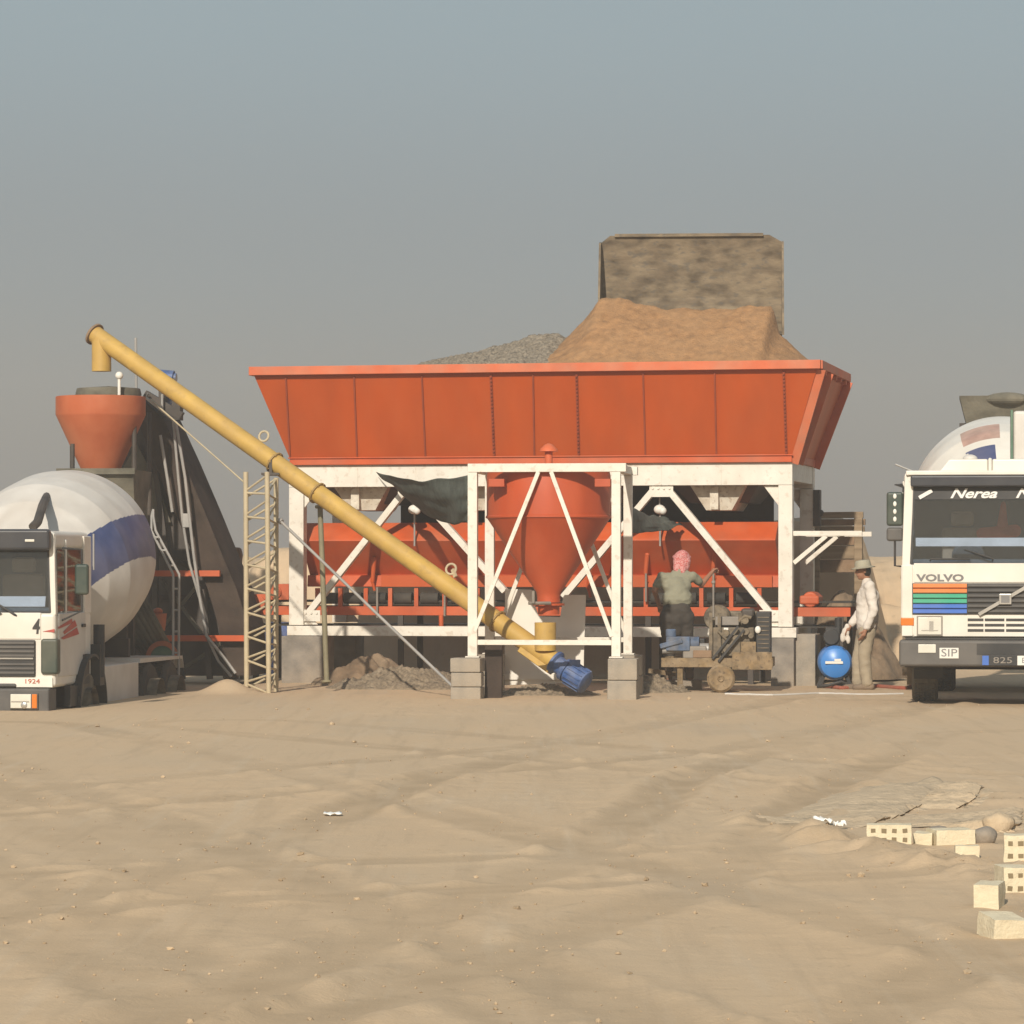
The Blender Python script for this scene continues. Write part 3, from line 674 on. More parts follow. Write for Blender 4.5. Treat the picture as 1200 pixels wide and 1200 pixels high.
# loose earth bank slumped against the boards
def mound(name, cx, cy, rx, ry, h, mat, label, cat, seed=1, n=44, rough=.12, rs=3.0, fine=.0, kind=None, pw=1.0):
    m = MB(); rings = []; ts = [i / (n - 1) for i in range(n)]
    wob = [1 + .18 * mnoise.noise(Vector((math.cos(2 * math.pi * k / 72) * 1.3 + seed * 7, math.sin(2 * math.pi * k / 72) * 1.3, seed))) for k in range(72)]
    px_ = np.array([[cx + rx * t * wob[k] * math.cos(2 * math.pi * k / 72) for k in range(72)] for t in ts])
    py_ = np.array([[cy + ry * t * wob[k] * math.sin(2 * math.pi * k / 72) for k in range(72)] for t in ts])
    gh = ground_h(px_, py_)
    for i, t in enumerate(ts):
        row = []
        for k in range(72):
            x, y = float(px_[i, k]), float(py_[i, k])
            hh = h * max(0, 1 - math.sqrt(t * t + .012) + .05) ** pw
            nz = rough * h * mnoise.fractal(Vector((x * rs, y * rs, seed)), .8, 2.1, 4) * min(1, (1 - t) * 4)
            if fine: nz += fine * mnoise.noise(Vector((x * 19, y * 19, seed))) * min(1, (1 - t) * 5)
            row.append(m.bm.verts.new((x, y, float(gh[i, k]) + hh + nz - (.03 if t > .98 else 0))))
        rings.append(row)
    for a, b_ in zip(rings, rings[1:]):
        for k in range(72): m._f([a[k], a[(k + 1) % 72], b_[(k + 1) % 72], b_[k]])
    bmesh.ops.remove_doubles(m.bm, verts=rings[0], dist=.05)
    o = m.build(name, mat, None, ang=180); return tag(o, label, cat, kind=kind)
w = at(993, 690, 49.9)
mound('soil_heap', w.x, 50.3, .95, .8, 1.35, M['soil'], 'damp brown soil heap behind the orange conveyor end on the right', 'soil heap', 3, rough=.12, rs=2.0)
w = at(478, 790, 46.6); mound('rubble_heap', w.x, 46.9, 1.15, .7, .30, M['rubble'], 'low brown rubble spill beneath the left half of the white frame', 'gravel spill', 5, rough=.3, rs=5, fine=.02)
w = at(425, 780, 48.0); mound('earth_mound', w.x + .1, 48.3, .9, .5, .42, M['soil'], 'brown earth mound under the plant left of the silo stand', 'earth mound', 8, rough=.3)
w = at(635, 803, 44.3); mound('rubble_heap', w.x, 44.5, .75, .35, .14, M['rubble'], 'spilled cement lumps and gravel below the white sheet metal panel', 'gravel spill', 9, rough=.4, rs=6, fine=.03)
w = at(760, 806, 45.0); mound('rubble_heap', w.x, 45.4, .55, .35, .22, M['rubble'], 'dark rubble between the silo stand and the engine trailer', 'rubble', 12, rough=.5, rs=6, fine=.04)

# ------------------------------------------------------------------ shade nets
def sheet(name, grid, thick, mat, label, cat):
    n, k = len(grid), len(grid[0]); m = MB(); V = [[m.bm.verts.new(p) for p in row] for row in grid]
    for i in range(n - 1):
        for j in range(k - 1): m._f([V[i][j], V[i][j + 1], V[i + 1][j + 1], V[i + 1][j]])
    o = m.build(name, mat, None, ang=180); s = o.modifiers.new('t', 'SOLIDIFY'); s.thickness = thick
    return tag(o, label, cat)
def tri_net(A, B, Cc, D, sag, name, label, push=.0):
    g = []
    for i in range(26):
        u = i / 25; row = []
        for j in range(26):
            v = j / 25
            p = A.lerp(B, u).lerp(D.lerp(Cc, u), v)
            s = math.sin(math.pi * u) * (1 - .3 * v)
            p = p + Vector((0, -push * math.sin(math.pi * v), -sag * s)) + Vector((0, .05, .03)) * mnoise.noise(Vector((u * 5, v * 4, 2))) * 1.6
            p.y += .035 * math.sin(u * 17 + v * 5)
            row.append(p)
        g.append(row)
    return sheet(name, g, .006, M['tarp'], label, 'shade net')
tri_net(PL.W(P(441, 553, -.12)), at(549, 557, 45.2), at(549, 613, 45.4), PL.W(P(496, 601, -.02)), .09, 'shade_net', 'dark green shade net hung between the white beam and the silo stand', .12)
tri_net(at(738, 592, 45.6), PL.W(P(778, 606, .25)), PL.W(P(800, 616, .28)), at(738, 624, 45.6), .05, 'shade_net', 'dark green net draped right of the silo stand above the worker', .08)

# ------------------------------------------------------------------ cement silo on its stand
SL = Fr(at(638, 700, 43.2).x, 43.2, 0, 7)
S = SL.L; SD = 1.8
sl = empty('cement_silo', SL, 'small orange cement hopper with a long cone held in a white post frame', 'cement silo')
zs = S(640, 543, 0).z; zs2 = S(640, 553, 0).z; zf = S(640, 771, 0).z
fl0, fl1, fr0, fr1 = S(548, 650, 0).x, S(559, 650, 0).x, S(716.5, 650, 0).x, S(727, 650, 0).x
pw = fl1 - fl0
for (x0, x1) in ((fl0, fl1), (fr0, fr1)):
    for c in (0, SD - pw):
        m = MB(); zb0 = zf if c == 0 else S(733, 757, SD).z
        m.bb(x0, x1, c, c + pw, zf + .02, zs2 - .003); m.bb(x0 - .03, x1 + .03, c - .03, c + pw + .03, zf, zf + .018)
        m.build('post', M['white'], sl, bevel=.005)
m = MB(); m.bb(fl0, fr1 + .07, 0, pw, zs2, zs); m.bb(fl0, fr1 + .07, SD - pw, SD, zs2, zs); m.bb(fl0 + .003, fl1 - .003, pw + .002, SD - pw - .002, zs2 + .003, zs - .003); m.bb(fr0 + .003, fr1 - .003, pw + .002, SD - pw - .002, zs2 + .003, zs - .003)
m.build('top_frame', M['white'], sl, bevel=.005)
bars = [((631, 553), (556, 740), .02), ((646, 553), (717, 746), .02)]
for a, b_, c in bars: m = MB(); m.beam(S(*a, c), S(*b_, c), .05, .055, up=(0, 1, 0)); m.build('brace', M['white'], sl)
for a, b_ in (((650, 560), (583, 742)), ((664, 560), (733, 742))): m = MB(); m.beam(S(*a, SD - .05), S(*b_, SD - .05), .05, .055, up=(0, 1, 0)); m.build('brace', M['white'], sl)
for c in (.02, SD - .07): m = MB(); m.bb(fl1 + .002, fr0 - .002, c, c + .05, S(640, 756, 0).z, S(640, 750, 0).z); m.build('tie_bar', M['white'], sl, bevel=.004)
cc = S(643, 600, SD / 2); cx = cc.x
def sz(py): return S(643, py, SD / 2).z
rr = (S(715.5, 600, SD / 2).x - S(571, 600, SD / 2).x) / 2
m = MB(); rn = (S(657, 700, SD / 2).x - S(630, 700, SD / 2).x) / 2
m.lathe([(.1, sz(546)), (rr * .8, sz(548)), (rr * .985, sz(553)), (rr, sz(558)), (rr, sz(604)), (rr + .012, sz(605)), (rr + .012, sz(607)), (rr - .01, sz(608)), (rn + .012, sz(694)), (rn, sz(700)), (rn, sz(706))], (cx, SD / 2, 0), Z, 56)
si = m.build('silo_shell', M['silo'], sl, ang=25)
m = MB(); m.lathe([(rn + .055, sz(709.5)), (rn + .055, sz(707))], (cx, SD / 2, 0), Z, 32); m.lathe([(rn - .01, sz(720)), (rn - .01, sz(709.6))], (cx, SD / 2, 0), Z, 32); m.build('outlet_flange', M['silo'], sl)
m = MB(); q = S(624, 707, .4); m.tube((q.x, .5, q.z), (q.x, .5, q.z + .16), .02, n=8); m.tube((q.x - .06, .5, q.z), (q.x + .2, .66, q.z), .022, n=8); m.build('gate_handle', M['steel'], sl)
m = MB(); m.tube((cx, SD / 2, sz(547)), (cx, SD / 2, sz(528)), .05); m.lathe([(.12, sz(529)), (.11, sz(526)), (.05, sz(521)), (.01, sz(519.5))], (cx, SD / 2, 0), Z, 20); m.build('vent_pipe', M['orange_pale'], sl)
for px in (583, 707):
    m = MB(); q = S(px, 566, .2); m.box((q.x, .17, q.z), (.2, .16, .1)); m.build('bracket', M['silo'], sl, bevel=.005)
# block stacks
def stack(fr, xc, yc, courses, d, where, split=False, zt=None):
    zt = zf if zt is None else zt; g0 = gz(*fr.W((xc, yc, 0))[:2]) - .03; hgt = (zt - g0) / courses
    for k in range(courses):
        word = {0: 'lowest', courses - 1: 'topmost'}.get(k, 'middle')
        block('concrete_block', fr, xc - d / 2, xc + d / 2, yc - .18, yc + .18, g0 + k * hgt + .002, g0 + (k + 1) * hgt - .004, 'conc', '%s grey concrete block of the stack under %s' % (word, where), 'concrete blocks under the silo stand', rz=random.uniform(-3, 3))
stack(SL, S(547, 790, 0).x, .07, 3, .385, 'the front left post of the silo stand')
stack(SL, S(730, 790, 0).x, .07, 2, .37, 'the front right post of the silo stand')
stack(SL, fl0 + .05, SD - .05, 2, .38, 'the rear left post of the silo stand')
stack(SL, fr0 + .05, SD - .05, 2, .38, 'the rear right post of the silo stand')
# dark plate leaning beside the left stack
m = MB(); q = at(578, 817, 43.9); m.box((0, 0, .35), (.22, .03, .74)); m.bb(-.11, -.08, .02, .1, -.02, .71); m.bb(.08, .11, .02, .1, -.02, .71)
o = m.build('steel_channel', M['brown_dark'], None, bevel=.004); o.location = (q.x, 43.55, gz(q.x, 43.55)); o.rotation_euler = (R(-4), 0, R(-7)); tag(o, 'upright dark rusty steel channel standing right of the left block stack', 'steel channel')
# white sheet panel with a notch, standing behind the screw conveyor
SH = Fr(at(638, 800, 45.1).x, 45.1, 0, 7); H = SH.L
pts = [(591, 690), (622.5, 691), (624, 700), (627, 712), (631, 722), (656, 723), (659, 700), (661, 697), (686, 697), (684, 770), (684, 800), (591, 803)]
m = MB(); m.prism([H(a, b_, 0) for a, b_ in pts], (0, .02, 0))
a, b_ = H(591, 794, 0), H(684, 792, 0); m.bb(a.x - .01, b_.x + .01, -.03, -.002, a.z - .03, a.z + .05)
o = m.build('sheet_metal_panel', M['truckwhite'], None, bevel=.003); o.location = (SH.X0, SH.Y0, 0); o.rotation_euler = (R(-3), 0, -SH.a)
tag(o, 'white sheet metal panel with a notch cut in its top behind the yellow screw conveyor', 'metal panel')
# ------------------------------------------------------------------ screw conveyor
A0, A1 = at(650, 776, 43.9), at(110, 391, 47.5)
AF = Fr(A0.x, A0.y, 0, 0)
au = empty('screw_conveyor', AF, 'long yellow screw conveyor tube rising from the cement silo to the upper left', 'screw conveyor')
def al(v): return AF.I(v)
a0, a1 = al(A0), al(A1); ad = (a1 - a0).normalized(); AL = (a1 - a0).length; ar = .125
def at_px(px):            # point of the tube axis seen at image column px
    k = (px - 600) / F; t = (k * A0.y - A0.x) / ((A1.x - A0.x) - k * (A1.y - A0.y)); return a0.lerp(a1, t)
m = MB(); m.tube(a0, a1 - ad * .02, ar, n=40); tb = m.build('tube', M['yellow'], au)
for px, mt in ((322, 'yellow_dark'), (372, 'yellow_dark'), (583, 'yellow_dark')):
    p = at_px(px); m = MB(); m.tube(p - ad * .012, p + ad * .012, ar + .028, n=32)
    for k in range(8):
        b = 2 * math.pi * k / 8; x = ad.orthogonal().normalized(); y = ad.cross(x); q = p + (x * math.cos(b) + y * math.sin(b)) * (ar + .015)
        m.tube(q - ad * .025, q + ad * .025, .009, n=6)
    m.build('flange', M[mt], au)
m = MB(); m.tube(a1 - ad * .03, a1 + ad * .0, ar + .035, n=32); m.build('end_plate', M['rust'], au)
p = at_px(119); m = MB(); m.tube(p, Vector((p.x, p.y, al(at(119, 435, 47.4)).z)), .135, n=32); m.build('spout', M['yellow'], au)
p = al(at(639, 757, 43.92)); m = MB(); m.tube((p.x, p.y, p.z - .06), (p.x, p.y, al(at(639, 729.5, 43.9)).z), .138, n=32); m.build('inlet', M['yellow'], au)
m = MB(); q0, q1 = at_px(617), at_px(652); dn = ad.cross(Vector((0, 1, 0))).normalized()
if dn.z > 0: dn = -dn
m.beam(q0 + dn * .10, q1 + dn * .10, .17, .13, up=dn); m.build('trough_flap', M['yellow'], au, bevel=.012)
# blue geared motor at the foot
m = MB(); d = -ad; o_ = a0 - d * .0
m.lathe([(.16, 0), (.16, .03), (.115, .05), (.115, .14), (.15, .16), (.15, .22)], o_, d, 28); m.build('motor_flange', M['blue'], au)
m = MB(); b_ = o_ + d * .22; e_ = b_ + (d * .8 + Vector((0, 0, .06))).normalized() * .42
m.lathe([(.13, 0), (.15, .02), (.15, .30), (.13, .31)], b_, e_ - b_, 28)
for k in range(16):
    a = 2 * math.pi * k / 16; x = (e_ - b_).normalized().orthogonal().normalized(); y = (e_ - b_).normalized().cross(x); q = b_ + (x * math.cos(a) + y * math.sin(a)) * .152
    m.beam(q + (e_ - b_) * .08, q + (e_ - b_) * .66, .008, .03, up=(x * math.cos(a) + y * math.sin(a)))
m.box(b_ + Vector((-.02, -.02, .18)) + (e_ - b_) * .35, (.14, .12, .08)); m.build('motor', M['blue'], au)
for px in (299, 518):
    p = at_px(px) - dn * (ar + .03); m = MB(); x = ad; y = -dn
    m.pipe([p + x * .07 * math.cos(t) + y * (.05 + .07 * math.sin(t)) for t in [2 * math.pi * k / 16 for k in range(17)]], .016, 8)
    if px == 518: m.beam(p - x * .12, p - x * .02 + y * .06, .03, .05)
    m.build('lifting_eye', M['mast'], au)

# lattice mast that carries it, with its leaning poles
MF = Fr(at(300, 810, 45.5).x, 45.5, 0, 0); ms = empty('lattice_mast', MF, 'pale beige triangular lattice mast holding up the yellow screw conveyor', 'lattice mast')
def g(px, py, Y): return MF.I(at(px, py, Y))
LA = (g(289, 805, 45.45), g(288, 553, 45.45)); LB = (g(315, 816, 45.2), g(313, 553, 45.2)); LC = (g(323.5, 816, 45.75), g(323.5, 560, 45.75))
for a, b_ in (LA, LB, LC): m = MB(); m.tube(a, b_, .034, n=12); m.build('mast_leg', M['mast'], ms)
n = 9
for i in range(n):
    t0, t1 = (i + .12) / n, (i + .95) / n
    m = MB()
    m.tube(LA[0].lerp(LA[1], t0), LB[0].lerp(LB[1], t0), .016, n=8); m.tube(LA[0].lerp(LA[1], t0 + .01), LB[0].lerp(LB[1], t1 - .01), .015, n=8)
    m.tube(LA[0].lerp(LA[1], t0 - .02), LC[0].lerp(LC[1], t1), .015, n=8); m.tube(LB[0].lerp(LB[1], t0), LC[0].lerp(LC[1], t1), .015, n=8); m.tube(LB[0].lerp(LB[1], t0), LC[0].lerp(LC[1], t0), .014, n=8)
    m.build('lattice_bar', M['mast'], ms)
m = MB(); q = at_px(318); q = AF.W(q); q = MF.I(q); m.box(q - Vector((0, 0, .19)), (.24, .5, .03)); m.bb(q.x - .02, q.x + .02, q.y - .16, q.y - .13, q.z - .2, q.z); m.build('saddle', M['dark'], ms)
def pole(name, a, b, r, mat, label, cat, bolts=False):
    f = Fr(a.x, a.y, a.z, 0); m = MB(); m.tube((0, 0, 0), b - a, r, n=12)
    if bolts:
        for t in (.0, .985): m.tube((b - a) * t, (b - a) * (t + .012), r * 1.9, n=12)
    o = m.build(name, M[mat], None); o.location = a; return tag(o, label, cat)
pole('prop_pole', at(383, 800, 45.6), at(375, 592, 46.05), .036, 'olive', 'olive prop pole standing under the second flange of the yellow tube', 'pole', True)
pole('brace_pole', at(534, 808, 43.7), at(327, 609, 45.7), .02, 'grey_pipe', 'thin grey pipe sloping from the lattice mast down to the left block stack', 'pole', True)
pole('guy_rope', at(287, 566, 45.45), at(176, 468, 47.8), .012, 'mast', 'thin beige rope stretched between the lattice mast and the orange receiving cone', 'rope')

# ------------------------------------------------------------------ inclined conveyor with the orange receiving cone
TW = Fr(at(190, 800, 48.6).x, 48.6, 0, 8); tw = empty('inclined_conveyor', TW, 'dark grimy inclined conveyor tower with an orange receiving cone at its head', 'inclined conveyor')
T = TW.L
m = MB()      # main trunk: closed conveyor casing climbing to the left
edge = [(166, 466), (190, 490), (213, 540), (240, 603), (259, 650), (276, 690), (290, 735), (293, 792)]
inner = [(262, 792), (256, 735), (243, 690), (226, 650), (206, 603), (182, 545), (163, 500)]
m.prism([T(a, b_, .0) for a, b_ in edge + inner], (0, 1.15, 0)); m.build('conveyor_casing', M['brown_dark'], tw, smooth=False, bevel=.01)
m = MB()
for (a, b_), (c_, d_) in zip(edge[1:-1], edge[2:]): m.beam(T(a - 1, b_, -.03), T(c_ - 1, d_, -.03), .06, .05, up=(0, 1, 0))
m.build('casing_edge', M['brown_dark'], tw)
m = MB(); m.prism([T(a, b_, .5) for a, b_ in [(163, 500), (184, 547), (206, 603), (226, 650), (243, 690), (258, 740), (262, 792), (150, 792), (150, 604), (118, 600), (104, 566), (140, 552), (158, 500)]], (0, .06, 0))
m.build('side_sheet', M['dark'], tw, smooth=False)
m = MB(); m.prism([T(a, b_, .4) for a, b_ in [(160, 520), (186, 570), (200, 612), (168, 612), (120, 600), (110, 570), (140, 556)]], (0, .05, 0)); m.build('patched_sheet', M['grime'], tw, smooth=False)
for a, b_ in (((168, 640), (232, 668)), ((172, 700), (246, 700))): m = MB(); m.beam(T(*a, .44), T(*b_, .44), .03, .07); m.build('sheet_rib', M['brown_dark'], tw)
m = MB(); m.prism([T(a, b_, 1.0) for a, b_ in [(196, 715), (252, 718), (262, 790), (200, 790)]], (0, .05, 0)); m.build('rear_sheet', M['dark'], tw, smooth=False)
for y, xa_, xb_ in ((672, 178, 258), (748, 176, 289)):
    m = MB(); m.beam(T(xa_, y, -.12), T(xb_, y, -.12), .08, .085); m.build('cross_rail', M['orange_low'], tw, bevel=.004)
for a, b_ in (((182, 796), (182, 640)), ((246, 796), (236, 640)), ((285, 796), (285, 720)), ((214, 796), (176, 500))):
    m = MB(); m.beam(T(*a, .2), T(*b_, .2), .08, .08); m.build('tower_leg', M['dark'], tw)
for a, b_ in (((187, 740), (240, 676)), ((190, 680), (236, 742)), ((205, 790), (262, 752))): m = MB(); m.beam(T(*a, .3), T(*b_, .3), .05, .05); m.build('tower_brace', M['grime'], tw)
# cone
cq = TW.I(at(118, 500, 47.5)); 
def cz(py): return TW.I(at(118, py, 47.5)).z
rm = (at(170, 480, 47.5).x - at(65, 480, 47.5).x) / 2; rb = (at(142, 480, 47.5).x - at(97, 480, 47.5).x) / 2
m = MB(); m.lathe([(rm - .03, cz(467)), (rm - .01, cz(465)), (rm, cz(465.5)), (rm, cz(486)), (rm - .012, cz(488.5)), (rb, cz(551)), (rb - .03, cz(551)), (rm - .05, cz(488)), (rm - .03, cz(467.1))], (cq.x, cq.y, 0), Z, 48, cap=False)
m.build('receiving_cone', M['cone'], tw, ang=25)
m = MB(); m.lathe([(.42, cz(474)), (.46, cz(462)), (.44, cz(455)), (.02, cz(452))], (cq.x + .08, cq.y + .12, 0), Z, 28); m.build('inner_cover', M['grime'], tw)
for px, c in ((88, -.1), (163, -.1), (108, .8), (160, .9)):
    m = MB(); q = TW.I(at(px, 480, 47.6)); 
    m.tube((q.x, cq.y + c, cz(480)), (q.x, cq.y + c, cz(556) if px < 150 else -.1), .035, n=10); m.build('cone_leg', M['dark'], tw)
m = MB(); q = TW.I(at(144, 450, 47.3)); m.tube((q.x, q.y - .2, cz(466)), (q.x, q.y - .2, cz(443)), .022); m.sphere((q.x, q.y - .2, cz(442)), .055); m.build('level_probe', M['plate'], tw)
# head drive and its railing
m = MB(); q = T(194, 441, .3); m.tube((q.x - .1, .3, q.z), (q.x + .12, .3, q.z - .02), .1, n=20); m.tube((q.x + .12, .3, q.z - .02), (q.x + .16, .3, q.z - .02), .06, n=16); m.bb(q.x - .08, q.x + .08, .22, .38, q.z - .5, q.z - .05); m.build('head_motor', M['blue'], tw)
m = MB(); m.beam(T(170, 462, .0), T(213, 488, .0), .12, .12); m.beam(T(205, 486, 0), T(205, 440, .3), .06, .06); q = T(207, 480, 0); m.box((q.x, .05, q.z), (.12, .2, .3)); q = T(190, 470, 0); m.box((q.x, .05, q.z), (.08, .2, .3)); m.build('head_frame', M['dark'], tw)
m = MB(); m.pipe([T(174, 461, -.15), T(171, 466, -.15), T(203, 492, -.15)], .022); m.pipe([T(190, 462, -.15), T(190, 480, -.15)], .018); m.pipe([T(160, 475, .1), T(159, 396, .1)], .02); m.build('hand_rail', M['grey_pipe'], tw)
for i, pts in enumerate(([(203, 492), (209, 560), (214, 610), (222, 660), (237, 712), (242, 745), (256, 775), (271, 793)], [(206, 494), (217, 560), (222, 606), (227, 650), (234, 700), (242, 745), (262, 770), (276, 789)], [(188, 510), (196, 560), (202, 600)])):
    m = MB(); m.pipe([T(a, b_, -.2 - .05 * i) for a, b_ in pts], .022 if i else .02, 8); m.build('hanging_hose', M['grey_pipe'], tw)
m = MB(); q = T(219, 610, -.2); m.box(q, (.12, .06, .2)); m.build('junction_box', M['grey_pipe'], tw, bevel=.01)
# wheel with a green hub standing behind the truck
q = at(190, 770, 47.1); m = MB(); m.lathe([(.16, 0), (.20, -.03), (.225, 0), (.225, .12), (.16, .12)], (0, 0, 0), (.1, -1, 0), 36, cap=False)
wf = Fr(q.x, q.y, q.z, 0); wr = empty('gear_wheel', wf, 'orange wheel with dark green hub behind the rear of the truck numbered 4', 'wheel')
m.build('wheel_rim', M['cone'], wr); m = MB(); m.lathe([(.0, -.02), (.155, 0), (.155, .1), (.0, .1)], (0, 0, 0), (.1, -1, 0), 32); m.build('hub', M['greenlens'], wr)
m = MB(); m.bb(-.2, .2, -.1, .1, -1.0, -.23); m.bb(-.3, .3, -.15, .12, gz(q.x, q.y) - q.z - .05, -.8); m.build('pedestal', M['dark'], wr)
q = at(185, 729, 47.3); m = MB(); m.lathe([(.10, -.12), (.125, .12)], (0, 0, 0), Z, 20); m.tube((0, 0, -.11), (0, 0, gz(q.x, q.y) - q.z), .03); m.sphere((0, 0, .15), .07, (1, 1, .7)); o = m.build('orange_can', M['cone'], None); o.location = q; tag(o, 'small orange can on a stake right of the mixer drum of the truck numbered 4', 'can')
# sack and drum far left behind
w = at(270, 700, 50.5); m = MB(); m.prism([at(a, b_, 50.6) - w for a, b_ in [(261, 643), (268, 641), (280, 641.5), (282, 650), (279, 690), (276, 730), (262, 730), (262, 680)]], (0, .45, 0)); m.sphere(at(266, 638, 50.6) - w + Vector((0, .1, 0)), .06)
m.bb(-.12, .1, .05, .4, gz(w.x, w.y + .2) - w.z, at(270, 729, 50.6).z - w.z)
o = m.build('tall_sack', M['rust'], None, bevel=.03); o.location = w; tag(o, 'dull brown upright sack seen between the dark conveyor and the lattice mast', 'sack')
w = at(331, 655, 52.5); m = MB(); m.lathe([(.28, -.5), (.28, .32), (.26, .36), (.05, .37)], (0, 0, 0), Z, 24); o = m.build('plastic_drum', M['plastic_blue'], None); o.location = (w.x, w.y, gz(w.x, w.y) + .45); tag(o, 'blue plastic drum on the earth bank just left of the white frame', 'drum')

# ------------------------------------------------------------------ engine trailer
ET = Fr(at(842, 812, 45.4).x, 45.4, gz(at(842, 812, 45.4).x, 45.4), 6); E = ET.L
et = empty('engine_trailer', ET, 'dirty diesel engine on a small two wheeled ochre trailer before the worker', 'engine trailer')
m = MB(); z0, z1 = E(842, 782, 0).z, E(842, 771, 0).z
for c in (-.05, .75): m.bb(E(775, 780, 0).x, E(906, 780, 0).x, c, c + .07, z0, z1)
for px in (779, 824, 868, 903): x = E(px, 780, 0).x; m.bb(x - .035, x + .035, .021, .75, z0 + .01, z1 - .01)
m.bb(E(858, 780, 0).x, E(905, 780, 0).x, -.075, -.052, z0 - .03, E(842, 764, 0).z)
m.build('chassis', M['ochre'], et, bevel=.006)
for c in (-.17, .83):
    q = E(845, 795, c); m = MB(); rr_ = q.z
    m.lathe([(.12, -.07), (rr_ - .03, -.08), (rr_, -.05), (rr_, .05), (rr_ - .03, .08), (.12, .07)], (q.x, c, rr_), (0, 1, 0), 36); wv = m.build('wheel', M['ochre'], et)
    m = MB(); m.lathe([(.0, -.06), (.04, -.09), (.05, -.055), (.10, -.05), (.125, -.072), (.125, .06), (.0, .06)], (q.x, c, rr_), (0, 1, 0), 28); m.build('hub', M['ochre'], wv)
m = MB(); q = E(845, 795, 0); m.tube((q.x, -.12, q.z), (q.x, .8, q.z), .035); m.beam((q.x, .02, q.z + .03), (q.x, .02, z0), .05, .12); m.build('axle', M['engine'], et)
def ebox(name, p0, p1, c0, c1, mat, bv=.012):
    a, b_ = E(p0[0], p0[1], c0), E(p1[0], p1[1], c0); m = MB(); m.bb(a.x, b_.x, c0, c1, b_.z, a.z); return m.build(name, M[mat], et, bevel=bv)
ebox('radiator', (886, 717), (903, 770), .0, .6, 'black')
m = MB()
for k in range(9): z = E(0, 722 + k * 5, 0).z; a, b_ = E(888, 720, -.01), E(901, 720, -.01); m.bb(a.x, b_.x, -.012, -.002, z - .006, z + .006)
m.build('radiator_fin', M['engine'], et)
eb = ebox('engine_block', (835, 735), (884, 770), .05, .5, 'engine', .02)
ebox('cylinder_head', (838, 722.5), (866, 733), .1, .45, 'steel')
ebox('gear_housing', (831, 716), (889, 770), .36, .72, 'engine', .03)
ebox('side_cover', (846, 744), (868, 769), -.01, .06, 'engine', .015)
ebox('air_cleaner', (868, 713), (884, 724), .08, .36, 'dark', .04)
ebox('battery_box', (806, 748), (826, 757), .15, .45, 'black', .015)
ebox('tool_tray', (812, 762), (834, 771), -.04, .0, 'rust', .01)
ebox('crankcase', (868, 752), (886, 766), -.06, .04, 'ochre')
m = MB()
for px, py, r in ((873, 727, .05), (874, 740, .045), (852, 760, .06), (850, 742, .05), (862, 748, .04), (880, 745, .035)): q = E(px, py, -.03); m.tube((q.x, -.05, q.z), (q.x, .1, q.z), r, n=16)
m.pipe([E(866, 728, -.02), E(873, 722, -.04), E(880, 724, -.02)], .025); m.pipe([E(842, 740, -.02), E(852, 750, -.04), E(846, 765, -.02)], .02)
m.pipe([E(868, 718, .1), E(868, 726, .1)], .03)
m.build('engine_fittings', M['engine'], et)
m = MB(); m.beam(E(865, 734, -.07), E(835, 772, -.07), .03, .05, up=(0, 1, 0)); m.beam(E(872, 738, -.07), E(842, 775, -.07), .03, .05, up=(0, 1, 0)); m.build('drive_belt', M['black'], et)
q = E(841, 724, .3); m = MB(); m.lathe([(.04, -.1), (.16, -.1), (.175, -.07), (.175, .07), (.16, .1), (.04, .1)], (q.x, .3, q.z), (.2, 1, 0), 28); m.build('flywheel_guard', M['engine'], et)
for px in (833, 843): m = MB(); m.beam(E(px, 718, .02), E(px, 771, .02), .045, .045); m.build('frame_post', M['engine'], et)
q = E(856, 737, -.06); m = MB(); m.box((q.x - .06, -.03, q.z), (.06, .03, .03)); m.build('valve', M['plate'], et); m = MB(); m.sphere((E(888, 738, -.06).x, -.03, E(888, 738, 0).z), .05, (.8, .5, 1)); m.build('filter_cap', M['plate'], et)
m = MB(); q = E(836, 690, .2); m.tube((q.x, .2, E(0, 722, .2).z), (q.x, .2, E(0, 682, .2).z), .014); m.sphere((q.x, .2, E(0, 682, .2).z), .028); m.build('throttle_rod', M['steel'], et)
# blue pump head and fuel box at the left
pf = ebox('fuel_box', (800, 757), (828, 772), .0, .5, 'steel', .02)
m = MB(); a, b_ = E(783, 752, .15), E(812, 752, .15); m.bb(a.x - .02, a.x + .30, -.02, .3, a.z - .12, a.z + .07); m.tube((a.x + .04, .1, a.z + .06), (a.x + .04, .1, a.z + .17), .07); m.tube((a.x + .29, .12, a.z - .02), (a.x + .42, .12, a.z - .02), .09); m.beam((a.x - .1, -.03, a.z - .06), (a.x + .2, -.03, a.z + .02), .03, .07); m.build('pump_head', M['pumpblue'], et, bevel=.025)
m = MB(); a = E(776, 762, .05); m.tube((a.x, .05, a.z), (a.x + .5, .1, a.z + .02), .05); m.tube((a.x + .5, .1, a.z + .02), (a.x + .62, .1, a.z + .02), .075); m.build('suction_pipe', M['grey_pipe'], et)
m = MB(); m.beam(E(797, 772, .02), E(797, 808, .02), .07, .07); m.box(E(797, 808.5, .02), (.2, .16, .03)); m.build('jack_leg', M['ochre'], et)
m = MB(); m.beam(E(792, 790, .4), E(760, 786, .4), .06, .06); m.build('tow_bar', M['ochre'], et)

